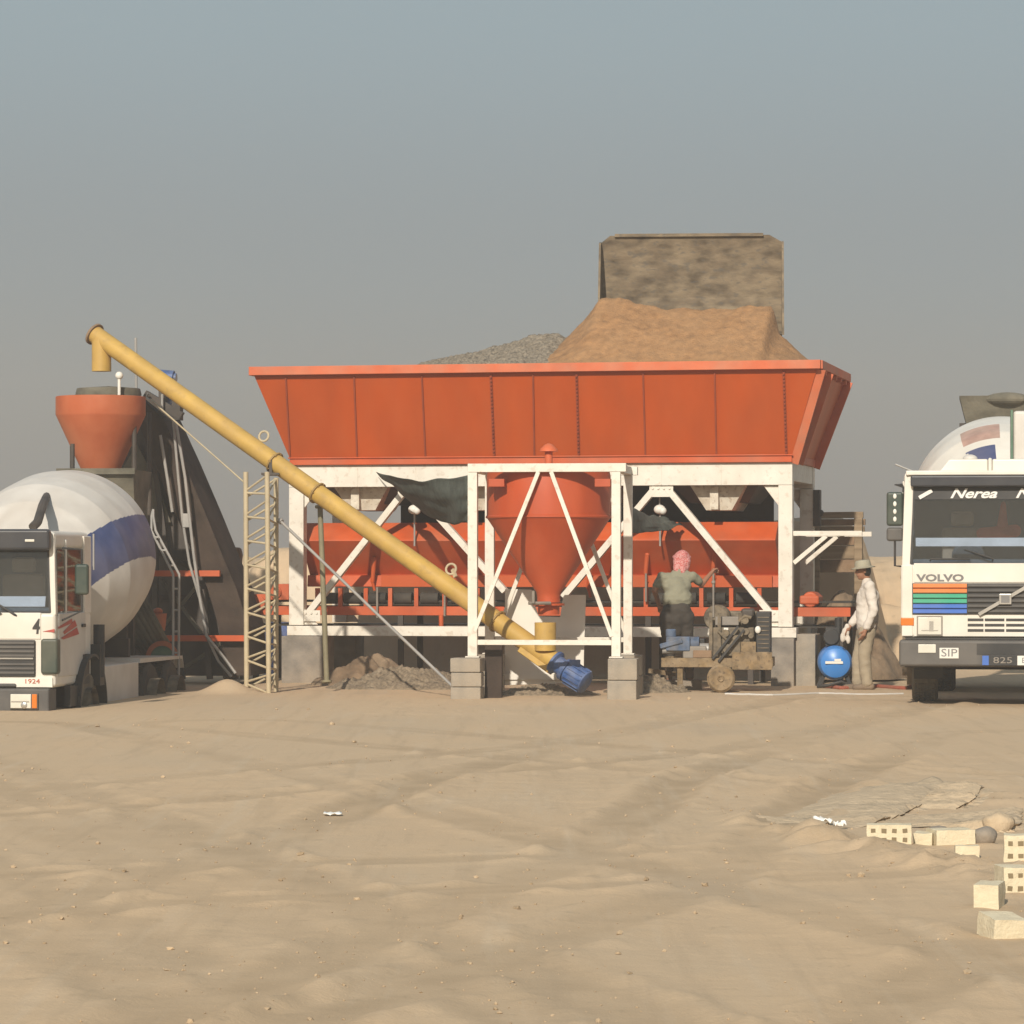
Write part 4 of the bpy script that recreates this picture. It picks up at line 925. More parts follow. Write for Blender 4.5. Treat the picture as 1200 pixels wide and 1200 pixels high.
# ------------------------------------------------------------------ blue compressor
CP = Fr(at(979, 800, 46.9).x, 46.9, gz(at(979, 800, 46.9).x, 46.9), 4); Cc = CP.L
cp = empty('air_compressor', CP, 'bright blue air compressor tank on low legs beside the standing man', 'air compressor')
q = Cc(979, 777, 0); r = .235
m = MB(); m.lathe([(.0, -.09), (r * .5, -.075), (r * .85, -.035), (r, .03), (r, .95), (r * .8, 1.02), (.0, 1.06)], (q.x, 0, q.z), (0, 1, 0), 40); m.build('tank', M['tankblue'], cp)
m = MB(); m.box((q.x - .02, -.095, q.z + .01), (.24, .012, .035)); m.box((q.x + .03, -.09, q.z + .045), (.09, .012, .03)); m.build('name_plate', M['plate'], cp)
m = MB(); m.box((q.x - .03, .45, q.z + r + .12), (.2, .3, .26)); m.tube((q.x - .05, .25, q.z + r + .12), (q.x - .05, .45, q.z + r + .12), .11); m.tube((q.x + .05, .4, q.z + r + .1), (q.x + .05, .4, q.z + r + .38), .05); m.build('pump_motor', M['black'], cp, bevel=.01)
for x in (-.15, .15):
    for y in (.1, .8): m = MB(); m.beam((q.x + x, y, q.z - .15), (q.x + x * 1.5, y, -.02), .05, .05); m.build('leg', M['black'], cp)
m = MB(); m.pipe([(q.x - .25, -.05, -.0 + .03), (q.x - .1, -.12, .05), (q.x + .08, -.1, .1), (q.x + .2, -.06, .04), (q.x + .3, -.1, .1)], .022); m.build('air_line', M['black'], cp)

# ------------------------------------------------------------------ people
def fingers(m, w, f, n, s=1.0, curl=.6):
    """palm at wrist w, pointing along f, palm normal n; four fingers and a thumb as separate bent chains"""
    w, f, n = Vector(w), Vector(f).normalized(), Vector(n).normalized(); sd = f.cross(n).normalized()
    m.caps(w, w + f * .04, .026, .03, 10); m.sphere(w + f * .055, .036, (1, 1, 1), 12, 8)
    for i, (o, L) in enumerate(((-.028, .062), (-.009, .072), (.010, .068), (.028, .054))):
        a = w + f * .082 + sd * o; d1 = (f * math.cos(curl) + n * math.sin(curl)); d2 = (f * math.cos(curl * 2) + n * math.sin(curl * 2))
        m.caps(w + f * .05 + sd * o * .8, a, .0115, .0105, 8); m.caps(a, a + d1 * L * .55, .0105, .0095, 8); m.caps(a + d1 * L * .55, a + d1 * L * .55 + d2 * L * .5, .0095, .008, 8)
    t = w + f * .02 - sd * .03; e = t + (f * .6 - sd * .7 + n * .2).normalized() * .045; m.caps(t, e, .014, .012, 8); m.caps(e, e + (f * .9 + n * .4).normalized() * .035, .012, .0095, 8)
def head(m, c, fwd, tilt=0):
    c, fwd = Vector(c), Vector(fwd).normalized(); side = fwd.cross(Z).normalized(); rot = Matrix((side, fwd, Z)).transposed()
    m.sphere(c + Vector((0, 0, .025)), .1, (.80, .98, 1.0), 18, 14, rot); m.sphere(c + fwd * .018 - Z * .045, .075, (.82, 1.0, 1.0), 16, 12, rot)
    m.sphere(c + fwd * .045 - Z * .088, .04, (1, .95, .8), 12, 8, rot)
    m.caps(c + fwd * .088 + Z * .018, c + fwd * .112 - Z * .022, .012, .017, 8)
    m.caps(c + fwd * .092 + side * .024 + Z * .036, c + fwd * .092 - side * .024 + Z * .036, .013, .013, 8)
    m.caps(c + fwd * .088 + side * .02 - Z * .062, c + fwd * .088 - side * .02 - Z * .062, .009, .009, 8)
    for s in (-1, 1): m.sphere(c + side * s * .082 - Z * .005, .032, (.35, .7, 1), 10, 8, rot)
def face_bits(root, c, fwd):
    c, fwd = Vector(c), Vector(fwd).normalized(); side = fwd.cross(Z).normalized()
    for s in (-1, 1): m = MB(); m.sphere(c + fwd * .094 + side * s * .033 + Z * .014, .011, u=10, v=8); m.build('eye', M['eye'], root)

# worker with his back turned
W1 = Fr(at(795, 800, 46.3).x, 46.3, .22, 0)
p1 = empty('person', W1, 'worker seen from behind in olive shirt and red checked headcloth pulling a lever', 'person')
def V(px, py, y=0): 
    v = W1.I(at(px, py, 46.3 + y)); return v
pel, hL, hR = V(792, 722, 0), V(783, 730, .0), V(803, 730, .0)
kL, kR = V(784, 762, .05), V(806, 762, .06); aL, aR = V(783, 790, -.02), V(808, 790, 0)
che, sL, sR, nk, hd = V(793, 690, .10), V(775, 676, .10), V(812, 675, .14), V(797, 669, .18), V(799, 657.5, .25)
eL, wL = V(767, 692, .06), V(772, 708, .32); eR, wR = V(822, 685, .26), V(834, 671, .44)
bm = MB(); bm.caps(hL, kL, .085, .062); bm.caps(kL, aL, .06, .042); bm.caps(hR, kR, .085, .062); bm.caps(kR, aR, .06, .042)
bm.caps(hL, hR, .10, .10); bm.caps(pel, che, .13, .15); bm.caps(che + Vector((-.09, 0, .02)), che + Vector((.09, 0, .02)), .09, .09); bm.caps(sL, sR, .052, .052); bm.caps(nk - Vector((0, .04, .03)), hd, .055, .055)
bm.caps(sL, eL, .056, .042); bm.caps(eL, wL, .041, .028); bm.caps(sR, eR, .056, .042); bm.caps(eR, wR, .041, .028)
for k in (aL, aR): bm.caps(k - Vector((0, .05, .05)), k + Vector((0, .13, -.06)), .045, .04)
fingers(bm, wL, (wL - eL), (0, .3, -1), curl=.7); fingers(bm, wR, (wR - eR) + Vector((.05, .05, 0)), (.6, -.2, -.6), curl=1.0); head(bm, hd, (.18, 1, -.12))
body = bm.build('body', M['skin'], p1); fuse(body, .009, 3)
m = MB(); m.caps(V(793, 698, .04), che, .165, .178, 20); m.caps(sL + Vector((.03, 0, -.02)), sR + Vector((-.03, 0, -.02)), .076, .076, 18); m.caps(che + Vector((-.08, 0, .04)), che + Vector((.08, 0, .04)), .125, .125, 18); m.caps(nk - Vector((.06, .03, .06)), nk - Vector((-.06, .03, .06)), .08, .08, 16); m.caps(V(789, 703, .02), V(798, 702, .03), .158, .158, 18)
m.caps(sL, sL.lerp(eL, .62), .066, .063, 16); m.caps(sR, sR.lerp(eR, .62), .066, .063, 16); m.caps(nk - Vector((0, .03, .05)), nk - Vector((0, .03, .02)), .085, .075, 16)
sh = m.build('shirt', M['shirt_olive'], p1); crumple(fuse(sh, .013, 3), .011, 7)
m = MB(); m.caps(hL + Vector((.02, 0, .07)), hR + Vector((-.02, 0, .07)), .148, .148, 18); m.caps(V(789, 716, -.01), V(797, 716, -.01), .152, .152, 18); m.caps(V(793, 726, -.04), V(793, 738, -.02), .13, .10, 16); m.caps(hL, kL, .115, .085, 18); m.caps(kL, kL.lerp(aL, .85), .085, .07, 16); m.caps(hR, kR, .115, .085, 18); m.caps(kR, kR.lerp(aR, .85), .085, .07, 16)
tr = m.build('trousers', M['trousers_dark'], p1); crumple(fuse(tr, .013, 3), .010, 6)
m = MB()
for k in (aL, aR): m.caps(k - Vector((0, .04, .035)), k + Vector((0, .13, -.065)), .058, .05); m.caps(k - Vector((0, .02, -.05)), k - Vector((0, .02, .02)), .058, .06)
bt = m.build('shoe', M['boots'], p1); fuse(bt, .012, 2)
m = MB(); m.sphere(hd + Vector((0, -.005, .04)), .118, (.95, 1.05, .95), 20, 14); m.caps(hd + Vector((-.05, -.06, -.0)), hd + Vector((-.07, -.11, -.12)), .07, .055, 14); m.caps(hd + Vector((.0, -.07, -.02)), hd + Vector((.0, -.14, -.15)), .07, .045, 14); m.caps(hd + Vector((.05, -.06, -.0)), hd + Vector((.04, -.075, -.10)), .07, .055, 14); m.caps(hd + Vector((-.08, .05, .01)), hd + Vector((-.085, .03, -.08)), .04, .03, 10); m.caps(hd + Vector((.085, .05, .01)), hd + Vector((.09, .03, -.05)), .04, .03, 10)
for k in range(12): a = 2 * math.pi * k / 12; b_ = 2 * math.pi * (k + 1) / 12; m.caps(hd + Vector((.11 * math.cos(a), .12 * math.sin(a), .055 + .012 * math.sin(3 * a))), hd + Vector((.11 * math.cos(b_), .12 * math.sin(b_), .055 + .012 * math.sin(3 * b_))), .018, .018, 8)
kf = m.build('head_cloth', M['keffiyeh'], p1); crumple(fuse(kf, .009, 3), .007, 9)
face_bits(p1, hd, (.18, 1, -.12))
block('concrete_block', W1, -.3, .3, -.15, .25, gz(W1.X0, 46.3) - .22 - .05, -.075, 'conc_d', 'stained concrete block the worker in the olive shirt stands on', 'concrete blocks lying about', rz=4)

# man in the white shirt, in profile
gy = gz(at(1012, 808, 46.6).x, 46.6); W2 = Fr(at(1013, 800, 46.6).x, 46.6, gy, 0)
p2 = empty('person', W2, 'standing man in white shirt, beige trousers and olive hat seen from the side', 'person')
def U(px, py, y=0): return W2.I(at(px, py, 46.6 + y))
FW = Vector((-1, -.12, -.05))
pel = U(1016, 738); hN, hF = U(1016, 742, -.09), U(1014, 742, .09); kN, kF = U(1013, 772, -.10), U(1006, 772, .10); aN, aF = U(1016, 801, -.11), U(1005, 801, .1)
wst, che, nk, hd = U(1016, 725), U(1017, 700, 0), U(1015, 679, 0), U(1012, 669, 0)
sN, sF = U(1019, 687, -.17), U(1015, 687, .17); eN, wN = U(1024, 715, -.24), U(1014, 739, -.25); eF, wF = U(1010, 715, .22), U(996, 734, .12)
bm = MB()
for h_, k_, a_ in ((hN, kN, aN), (hF, kF, aF)): bm.caps(h_, k_, .085, .06); bm.caps(k_, a_, .058, .042); bm.caps(a_ + Vector((.05, 0, -.04)), a_ + Vector((-.15, 0, -.055)), .042, .036)
bm.caps(hN, hF, .1, .1); bm.caps(pel, che, .13, .14); bm.caps(che + Vector((0, -.08, .04)), che + Vector((0, .08, .04)), .1, .1); bm.caps(sN, sF, .066, .066); bm.caps(nk + Vector((.015, 0, -.03)), hd, .055, .055)
for s_, e_, w_ in ((sN, eN, wN), (sF, eF, wF)): bm.caps(s_, e_, .055, .042); bm.caps(e_, w_, .04, .028)
fingers(bm, wN, wN - eN, (-.6, .5, -.2), curl=.45); fingers(bm, wF, wF - eF, (-.2, -.3, -.7), curl=1.0); head(bm, hd, FW)
body = bm.build('body', M['skin'], p2); fuse(body, .009, 3)
m = MB(); m.caps(U(1016, 732), che, .15, .158, 20); m.caps(U(1016, 730, -.07), U(1016, 730, .07), .135, .135, 18); m.caps(che + Vector((0, -.08, .06)), che + Vector((0, .08, .06)), .115, .115, 18); m.caps(sN + Vector((0, .03, -.03)), sF + Vector((0, -.03, -.03)), .085, .085, 16)
for s_, e_, w_ in ((sN, eN, wN), (sF, eF, wF)): m.caps(s_, e_, .078, .068, 16); m.caps(e_, e_.lerp(w_, .82), .066, .052, 16)
m.caps(nk + Vector((.01, 0, -.07)), nk + Vector((.005, 0, -.025)), .08, .068, 14)
sh = m.build('shirt', M['shirt_white'], p2); crumple(fuse(sh, .013, 3), .011, 7, 3)
m = MB()
for h_, k_, a_ in ((hN, kN, aN), (hF, kF, aF)): m.caps(h_ + Vector((0, 0, .03)), k_, .115, .09, 18); m.caps(k_, k_.lerp(a_, .95), .09, .08, 16)
m.caps(hN, hF, .125, .125, 18); tr = m.build('trousers', M['trousers_beige'], p2); crumple(fuse(tr, .013, 3), .008, 5, 5)
m = MB()
for a_ in (aN, aF): m.caps(a_ + Vector((.055, 0, -.04)), a_ + Vector((-.16, 0, -.052)), .052, .042); 
bt = m.build('shoe', M['boots'], p2); fuse(bt, .012, 2)
m = MB(); up = Vector((-.12, 0, 1)).normalized(); m.lathe([(.165, .035), (.17, .045), (.115, .062), (.108, .12), (.09, .145), (.02, .152)], hd, up, 28); ht = m.build('hat', M['hat'], p2)
m = MB(); m.sphere(hd + Vector((.035, 0, .0)), .092, (.75, .9, 1), 16, 12); m.build('hair', M['hair'], p2)
face_bits(p2, hd, FW)
m = MB(); q = U(991, 741, .1); m.sphere(q, .07, (.8, .5, 1)); m.sphere(q + Vector((-.04, 0, -.07)), .055, (.7, .5, 1.3)); m.sphere(q + Vector((.035, -.01, -.10)), .045, (.7, .5, 1.4)); m.sphere(q + Vector((.02, 0, .07)), .055, (.7, .5, 1))
o = m.build('rag', M['shirt_white'], None); fuse(o, .012, 2); o.location = (W2.X0, W2.Y0, W2.z0); tag(o, 'white rag hanging from the hand of the man in the white shirt', 'rag')
# ------------------------------------------------------------------ mixer trucks
def drum(root, p0, p1, prof, twist, paint, mats, n=96, sub=6):
    p0, p1 = Vector(p0), Vector(p1); ax = (p1 - p0).normalized(); L = (p1 - p0).length
    side = ax.cross(Z).normalized(); up = side.cross(ax)
    us = []
    for (u0, r0), (u1, r1) in zip(prof, prof[1:]):
        for k in range(sub): us.append((u0 + (u1 - u0) * k / sub, r0 + (r1 - r0) * k / sub))
    us.append(prof[-1]); m = MB(); rings = []
    for u, r in us:
        rings.append([m.bm.verts.new(p0 + ax * (u * L) + (up * math.cos(a) + side * math.sin(a)) * r) for a in [2 * math.pi * i / n + R(twist) * u for i in range(n)]])
    for (ua, ra), a, b in zip(us, rings, rings[1:]):
        for i in range(n):
            ang = (math.degrees(2 * math.pi * (i + .5) / n) + 180) % 360 - 180
            m.mi = paint(ua, ang, (a[i].co + b[(i + 1) % n].co) / 2); m._f([a[i], a[(i + 1) % n], b[(i + 1) % n], b[i]])
    m.mi = 0; m._f(rings[0][::-1]); m._f(rings[-1])
    return m.build('mixer_drum', mats, root, ang=28)

def wheel(root, x, y, r, w, mat_t='rubber', dual=False):
    s = 1 if x > 0 else -1
    m = MB(); m.lathe([(r * .56, -w / 2), (r * .9, -w / 2 - .01), (r * .985, -w / 2 + .03), (r, -w / 2 + .06), (r, w / 2 - .06), (r * .985, w / 2 - .03), (r * .9, w / 2 + .01), (r * .56, w / 2)], (x, y, r), (1, 0, 0), 48)
    for k in range(44):
        a = 2 * math.pi * k / 44; c, s_ = math.cos(a), math.sin(a); rot = Matrix.Rotation(-a, 3, 'X')
        for xo in (-w * .33, -w * .11, w * .11, w * .33): m.box((x + xo, y + s_ * (r + .004), r + c * (r + .004)), (w * .17, .045, .02), rot)
    t = m.build('wheel', M[mat_t], root, smooth=True)
    m = MB(); m.lathe([(.0, .02), (r * .2, .0), (r * .26, -.05), (r * .5, -.06), (r * .57, w * .45), (r * .57, -w * .4), (0, -w * .4)], (x + s * (w * .3), y, r), (s, 0, 0), 32); m.build('rim', M['engine'], t)
    return t

def cab(root, xw, D, z0, zw, zt_, zr, white, side, wsx):
    """hollow cab: lower body, posts, roof, back wall; wsx half width of the windscreen"""
    m = MB(); m.bb(-xw, xw, 0, D, z0, zw - .03); lower = m.build('cab_body', M[white], root, bevel=.05)
    for s in (-1, 1):
        m = MB(); m.prism([(s * wsx, .03, zw - .06), (s * xw, .02, zw - .06), (s * xw, .12, zw - .06), (s * wsx, .12, zw - .06)], (-s * .035, .05, zr - zw + .03)); m.build('window_post', M[white], root, bevel=.015)
        m = MB(); m.bb(s * (xw - .09), s * xw, D - .35, D - .0, zw - .06, zr - .05); m.build('window_post', M[white], root, bevel=.015)
        m = MB(); m.bb(s * (xw - .07), s * xw, .50, .55, zw - .06, zr - .1); m.build('window_post', M[white], root, bevel=.015)
    m = MB(); m.bb(-xw + .02, xw - .02, .06, D, zt_ + .02, zr); rf = m.build('roof', M[white], root, bevel=.07)
    m = MB(); m.bb(-xw + .1, xw - .1, D - .08, D - .02, zw - .06, zt_ + .02); m.build('rear_wall', M['dash'], root)
    m = MB(); m.bb(-wsx, wsx, .10, .55, zw - .1, zw + .03); m.tube((-.45 if side > 0 else .45, .55, zw + .05), (-.45 if side > 0 else .45, .62, zw + .09), .2, n=24); m.build('dashboard', M['dash'], root, bevel=.03)
    for s in (-1, 1):
        m = MB(); m.bb(s * .52 - .25, s * .52 + .25, 1.1, 1.28, zw - .3, zw + .42); m.bb(s * .52 - .14, s * .52 + .14, 1.12, 1.24, zw + .44, zw + .62); m.bb(s * .52 - .25, s * .52 + .25, .8, 1.3, zw - .5, zw - .25); m.build('seat', M['seat'], root, bevel=.04)
    m = MB(); m.prism([(-wsx + .0, .055, zw - .025), (wsx, .055, zw - .025), (wsx - .035, .105, zt_), (-wsx + .035, .105, zt_)], (0, .006, 0)); m.build('windscreen', M['glass'], root, smooth=False)
    # rubber surround
    m = MB(); pr = [(-wsx, .045, zw - .03), (wsx, .045, zw - .03), (wsx - .035, .095, zt_ + .01), (-wsx + .035, .095, zt_ + .01)]
    for i in range(4): m.beam(pr[i], pr[(i + 1) % 4], .03, .03)
    m.build('windscreen_seal', M['black'], root)
    for s in (-1, 1):
        m = MB(); m.bb(s * (xw - .02), s * (xw - .014), .13, D - .36, zw - .02, zt_ + .02); m.build('side_window', M['glass'], root, smooth=False)
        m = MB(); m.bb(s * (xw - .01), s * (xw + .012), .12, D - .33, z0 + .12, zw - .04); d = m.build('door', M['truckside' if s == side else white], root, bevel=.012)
        m = MB(); m.bb(s * (xw + .013), s * (xw + .035), D - .55, D - .4, zw - .22, zw - .18); m.build('handle', M['black'], d, bevel=.006)
    return lower

def chassis(root, drumspec, wheels, xw):
    m = MB()
    for s in (-1, 1): m.bb(s * .38, s * .46, .4, 8.0, .72, .98)
    for y in (1.0, 3.4, 5.4, 7.6): m.bb(-.38, .38, y, y + .12, .76, .94)
    m.build('chassis', M['dark'], root)
    for x, y in wheels: wheel(root, x, y, .5, .3 if y < 2.5 else .56, 'tread' if y < 2.5 else 'rubber')
    for y in sorted({w[1] for w in wheels}): m = MB(); m.tube((-1, y, .5), (1, y, .5), .09, n=12); m.build('axle', M['dark'], root)

# ---------- the truck on the right
T1 = Fr(at(1179, 828, 41.0).x, 41.0, 0, 7.5)
T1.z0 = gz(T1.X0 - .8, 42.5) - .02
r1 = empty('mixer_truck', T1, 'white concrete mixer truck with orange, green and blue stripes beside its black grille', 'mixer truck', 'concrete mixer trucks')
Q = T1.L
xw1 = 1.245
def qz(py): return Q(1179, py, 0).z
def qx(px): return Q(px, 700, 0).x
cab(r1, xw1, 1.75, qz(748), qz(658), qz(571), qz(552), 'truckwhite', 1, 1.135)
# black visor over the screen with lettering on the sun strip
m = MB(); m.bb(-1.14, 1.14, -.02, .055, qz(570), qz(557)); m.build('sun_visor', M['visor'], r1, bevel=.02)
m = MB(); m.prism([(-1.10, .078, qz(585)), (1.10, .078, qz(585)), (1.10, .088, qz(570.5)), (-1.10, .088, qz(570.5))], (0, .004, 0)); ss = m.build('sun_strip', M['black'], r1, smooth=False)
for px, b, s_ in ((1140, 'Nerea', 1), (1217, 'Nerea', 1)):
    text('lettering', b, .16, M['whiteink'], r1, (qx(px), .070, qz(578.5)), shear=.4, xs=1.35, rx=85, bold=.004)
m = MB(); m.beam((qx(1077), .07, qz(583)), (qx(1092), .074, qz(574.5)), .02, .045); m.build('sticker', M['whiteink'], r1)
# roof fairing
m = MB(); a, b_ = qx(1112), qx(1158); m.prism([(a - .12, .25, qz(552)), (a, .25, qz(537)), (b_, .25, qz(537)), (b_, .25, qz(552))], (0, .8, 0)); m.bb(b_ + .05, 1.1, .25, 1.1, qz(552), qz(537)); m.bb(b_ + .002, b_ + .048, .22, 1.12, qz(552), qz(535.5)); m.build('roof_fairing', M['truckwhite'], r1, bevel=.03)
m = MB(); m.sphere((qx(1137), .5, qz(536)), .09, (1, 1, .6)); m.build('roof_light', M['truckside'], r1)
m = MB(); m.bb(-xw1 + .05, xw1 - .05, .02, .3, qz(556.5), qz(551)); m.build('roof_lip', M['truckwhite'], r1, bevel=.012)
# items inside: lilac curtain on the dash, red thing, driver seat cloth
m = MB(); m.prism([(-1.08, .14, qz(640)), (1.08, .14, qz(640)), (1.08, .17, qz(630)), (-1.08, .17, qz(630))], (0, .02, 0)); m.build('dash_cloth', M['lilac'], r1)
m = MB(); q = Q(1170, 622, .9); m.caps((q.x - .2, .9, q.z - .03), (q.x + .2, .9, q.z), .07, .08); m.caps((q.x + .05, .9, q.z + .05), (q.x + .06, .9, q.z + .33), .07, .03); o = m.build('seat_cushion', M['redcurtain'], r1)
# front panel, stripes, grille
m = MB(); m.bb(-1.10, 1.10, -.012, .0, qz(682.5), qz(660)); m.build('front_panel', M['truckwhite'], r1, bevel=.008)
text('badge', 'VOLVO', .112, M['greyink'], r1, (qx(1102), -.016, qz(677.5)), xs=1.5, bold=.004)
m = MB(); m.bb(qx(1069), 1.12, -.014, -.002, qz(720), qz(683.5)); m.build('grille', M['black'], r1)
cols = ['s_orange', 's_orange', 's_green', 's_green', 's_blue', 's_blue']
for k, c in enumerate(cols):
    za, zb_ = qz(684 + k * 6), qz(684 + k * 6 + 5.3)
    m = MB(); m.prism([(qx(1070), -.03, zb_), (qx(1070), -.046, zb_ + .01), (qx(1070), -.018, za), (qx(1070), -.015, zb_)], (qx(1133) - qx(1070), 0, 0)); m.build('grille_stripe', M[c], r1, smooth=False)
m = MB()
for k in range(6):
    za, zb_ = qz(684.5 + k * 6), qz(684.5 + k * 6 + 3.6)
    m.prism([(qx(1134), -.03, zb_), (qx(1134), -.042, zb_ + .01), (qx(1134), -.018, za), (qx(1134), -.015, zb_)], (1.12 - qx(1134), 0, 0))
m.build('grille_slat', M['bumper'], r1, smooth=False)
m = MB(); m.beam((qx(1147), -.05, qz(720)), (qx(1209), -.05, qz(684)), .02, .04, up=(0, 0, 1)); m.build('grille_bar', M['chrome'], r1)
m = MB(); m.box((0, 0, 0), (.15, .02, .13)); o = m.build('emblem', M['chrome'], r1, bevel=.008); o.location = (qx(1178), -.062, qz(702))
m = MB(); m.box((0, -.012, 0), (.10, .006, .085)); e2 = m.build('emblem_face', M['greyink'], o)
m = MB(); m.bb(-1.10, 1.10, -.012, .0, qz(746), qz(721)); m.build('lower_panel', M['truckwhite'], r1, bevel=.008)
m = MB()
for k in range(3):
    for a, b_ in ((1134, 1152.5), (1154, 1177), (1179, 1202), (1204, 1223)): m.bb(qx(a), qx(b_), -.016, -.0125, qz(728 + k * 6.2), qz(724.8 + k * 6.2))
m.build('vent_slot', M['black'], r1, smooth=False)
for s in (-1, 1):
    cx_ = -qx(1089.5) * s
    m = MB(); m.bb(cx_ - .155, cx_ + .155, -.02, -.0125, qz(745.5), qz(722)); hb = m.build('headlight', M['steel'], r1, bevel=.006)
    m = MB(); m.bb(cx_ - .14, cx_ + .14, -.034, -.021, qz(744), qz(723.5)); m.build('lens', M['lamp'], hb, bevel=.01)
    m = MB(); m.box((cx_ + .02, -.036, qz(734)), (.05, .004, .12)); m.box((cx_, -.0352, qz(739)), (.2, .0022, .012)); m.build('reflector', M['chrome'], hb)
    m = MB(); m.bb(s * 1.10, s * (xw1 + .012), -.016, .12, qz(733.5), qz(724)); m.build('indicator', M['amber'], r1, bevel=.01)
    m = MB(); m.bb(s * 1.112, s * xw1, -.01, .02, qz(746), qz(662)); m.build('corner_panel', M['truckwhite'], r1, bevel=.012)
# bumper
m = MB(); m.bb(-1.275, 1.275, -.16, .25, qz(781), qz(750)); bp = m.build('bumper', M['bumper'], r1, bevel=.035)
m = MB(); m.bb(-1.2, 1.2, -.1, .2, qz(749.5), qz(747.5)); m.bb(-.35, .62, -.165, -.158, qz(767), qz(754)); m.build('bumper_step', M['black'], bp)
for s in (-1, 1):
    cx_ = -qx(1086.5) * s; m = MB(); m.bb(cx_ - .105, cx_ + .105, -.172, -.161, qz(765), qz(755)); m.build('fog_light', M['lamp'], bp, bevel=.008)
m = MB(); m.bb(qx(1101), qx(1123.5), -.172, -.161, qz(771.5), qz(759)); sp = m.build('sign_plate', M['plate'], bp, bevel=.004)
text('lettering', 'SIP', .13, M['greyink'], sp, (qx(1112.3), -.1735, qz(765.2)), xs=1.25, ext=.0015)
m = MB(); m.bb(qx(1151), qx(1207), -.176, -.165, qz(779.5), qz(767.5)); npz = m.build('number_plate', M['black'], bp, bevel=.004)
m = MB(); m.bb(qx(1151), qx(1158.5), -.179, -.1765, qz(779), qz(768)); m.build('plate_band', M['s_blue'], npz)
m = MB(); m.bb(qx(1192), qx(1206.5), -.179, -.1765, qz(779), qz(768)); m.build('plate_end', M['plate'], npz)
text('lettering', '825', .105, M['steel'], npz, (qx(1175), -.178, qz(773.6)), xs=1.5, ext=.0015)
text('lettering', 'E', .09, M['greyink'], npz, (qx(1199), -.1805, qz(773.6)), ext=.0015)
# mirrors, wipers, antenna
for s in (-1, 1):
    X = -qx(1048.5) * s
    m = MB(); m.bb(X - .10, X + .10, .08, .17, qz(616), qz(576)); mr = m.build('mirror', M['mirror'], r1, bevel=.03)
    m = MB(); m.bb(X - .10, X + .10, .08, .17, qz(634), qz(618)); m.build('small_mirror', M['bumper'], mr, bevel=.03)
    m = MB()
    for k in range(4): m.sphere((X, .078, qz(581 + k * 9)), .026, (.8, .3, 1.2))
    m.build('mirror_glint', M['plate'], mr)  # white blobs stand in for light reflected on the mirror
    m = MB(); xo = s * (xw1 - .02); m.pipe([(xo, .12, qz(572)), (xo + s * .02, .12, qz(567)), (X, .12, qz(567)), (X - s * 0.1, .12, qz(570)), (X - s * .1, .12, qz(576))], .014); m.pipe([(X, .12, qz(634)), (X, .12, qz(663)), (xo, .14, qz(664))], .014); m.build('mirror_arm', M['black'], mr)
m = MB(); m.pipe([(qx(1090), .02, qz(657)), (qx(1091), .0, qz(655)), (qx(1137), .05, qz(655.5))], .012); m.pipe([(qx(1163), .02, qz(657)), (qx(1164), .0, qz(655)), (qx(1130), .07, qz(644))], .012); m.build('wiper', M['black'], r1)
m = MB(); a = Vector((qx(1073), .2, qz(553))); m.tube(a, Vector((qx(1049), .25, qz(543))), .012, n=8); m.build('antenna', M['grey_pipe'], r1)
m = MB(); m.bb(-1.22, 1.22, .55, 2.2, .46, .5); m.bb(-.6, .6, .1, .4, .5, .75); m.build('underside', M['dark'], r1)
for s in (-1, 1):
    m = MB(); pts = [(s * .93, 1.42 + .58 * math.sin(a), .5 + .58 * math.cos(a)) for a in np.linspace(-1.9, 1.9, 20)]
    for p_, q_ in zip(pts, pts[1:]): m.beam(p_, q_, .36, .02, up=(Vector(p_) + Vector(q_)) / 2 - Vector((s * .93, 1.42, .5)))
    m.build('mudguard', M['black'], r1)
wh = [(-.98, 1.42), (.98, 1.42), (-.9, 5.0), (.9, 5.0), (-.9, 6.3), (.9, 6.3)]
chassis(r1, None, wh, xw1)
prof = [(0, .42), (.10, .72), (.22, 1.0), (.33, 1.17), (.42, 1.21), (.55, 1.21), (.65, 1.16), (.85, .86), (1.0, .56)]
def paint1(u, a, p):
    a = -a
    if 2 < a < 27:
        if .285 < u < .42: return 2
        if u < .25 and a < 27 - (.25 - u) * 90 and a > 6: return 1
    return 0
drum(r1, (0, 2.25, 2.02), (0, 6.6, 2.86), prof, 0, paint1, [M['truckwhite'], M['navy'], M['patch']], n=200, sub=12)
m = MB(); a = Q(1187, 500, 2.0); m.bb(a.x, a.x + .72, 1.85, 2.25, qz(552), Q(1187, 482, 2.0).z); wt = m.build('water_tank', M['truckside'], r1, bevel=.04)
m = MB(); m.bb(a.x - .03, a.x - .002, 1.83, 2.27, qz(552), Q(1187, 482, 2.0).z + .01); m.build('tank_strap', M['greenlens'], wt)
m = MB(); q = Q(1190, 470, 6.9); za, zb_ = Q(1190, 487, 6.9).z, Q(1190, 465, 6.9).z
frustum(m, -.56, .72, 6.5, 7.5, zb_, -.42, .5, 6.7, 7.3, za - .3); m.sphere((.1, 6.6, zb_ - .05), .2, (1.6, 1, .5)); m.build('charging_hopper', M['grime'], r1, smooth=False)
for s in (-1, 1):
    for a_, b__ in (((s * .5, 7.0, .95), (s * .5, 7.0, za - .1)), ((s * .45, 2.1, .95), (s * .3, 2.1, 1.7))): m = MB(); m.beam(a_, b__, .12, .12); m.build('stand_leg', M['dark'], r1)
m = MB()
for i in range(13):
    t = math.pi * i / 12; 
pts0 = [Vector((.3 * math.cos(t), 0, -.22 * math.sin(t))) for t in np.linspace(0, math.pi, 12)]
m = MB(); o0, o1 = Vector((0, 7.3, 2.3)), Vector((.3, 8.6, 1.35))
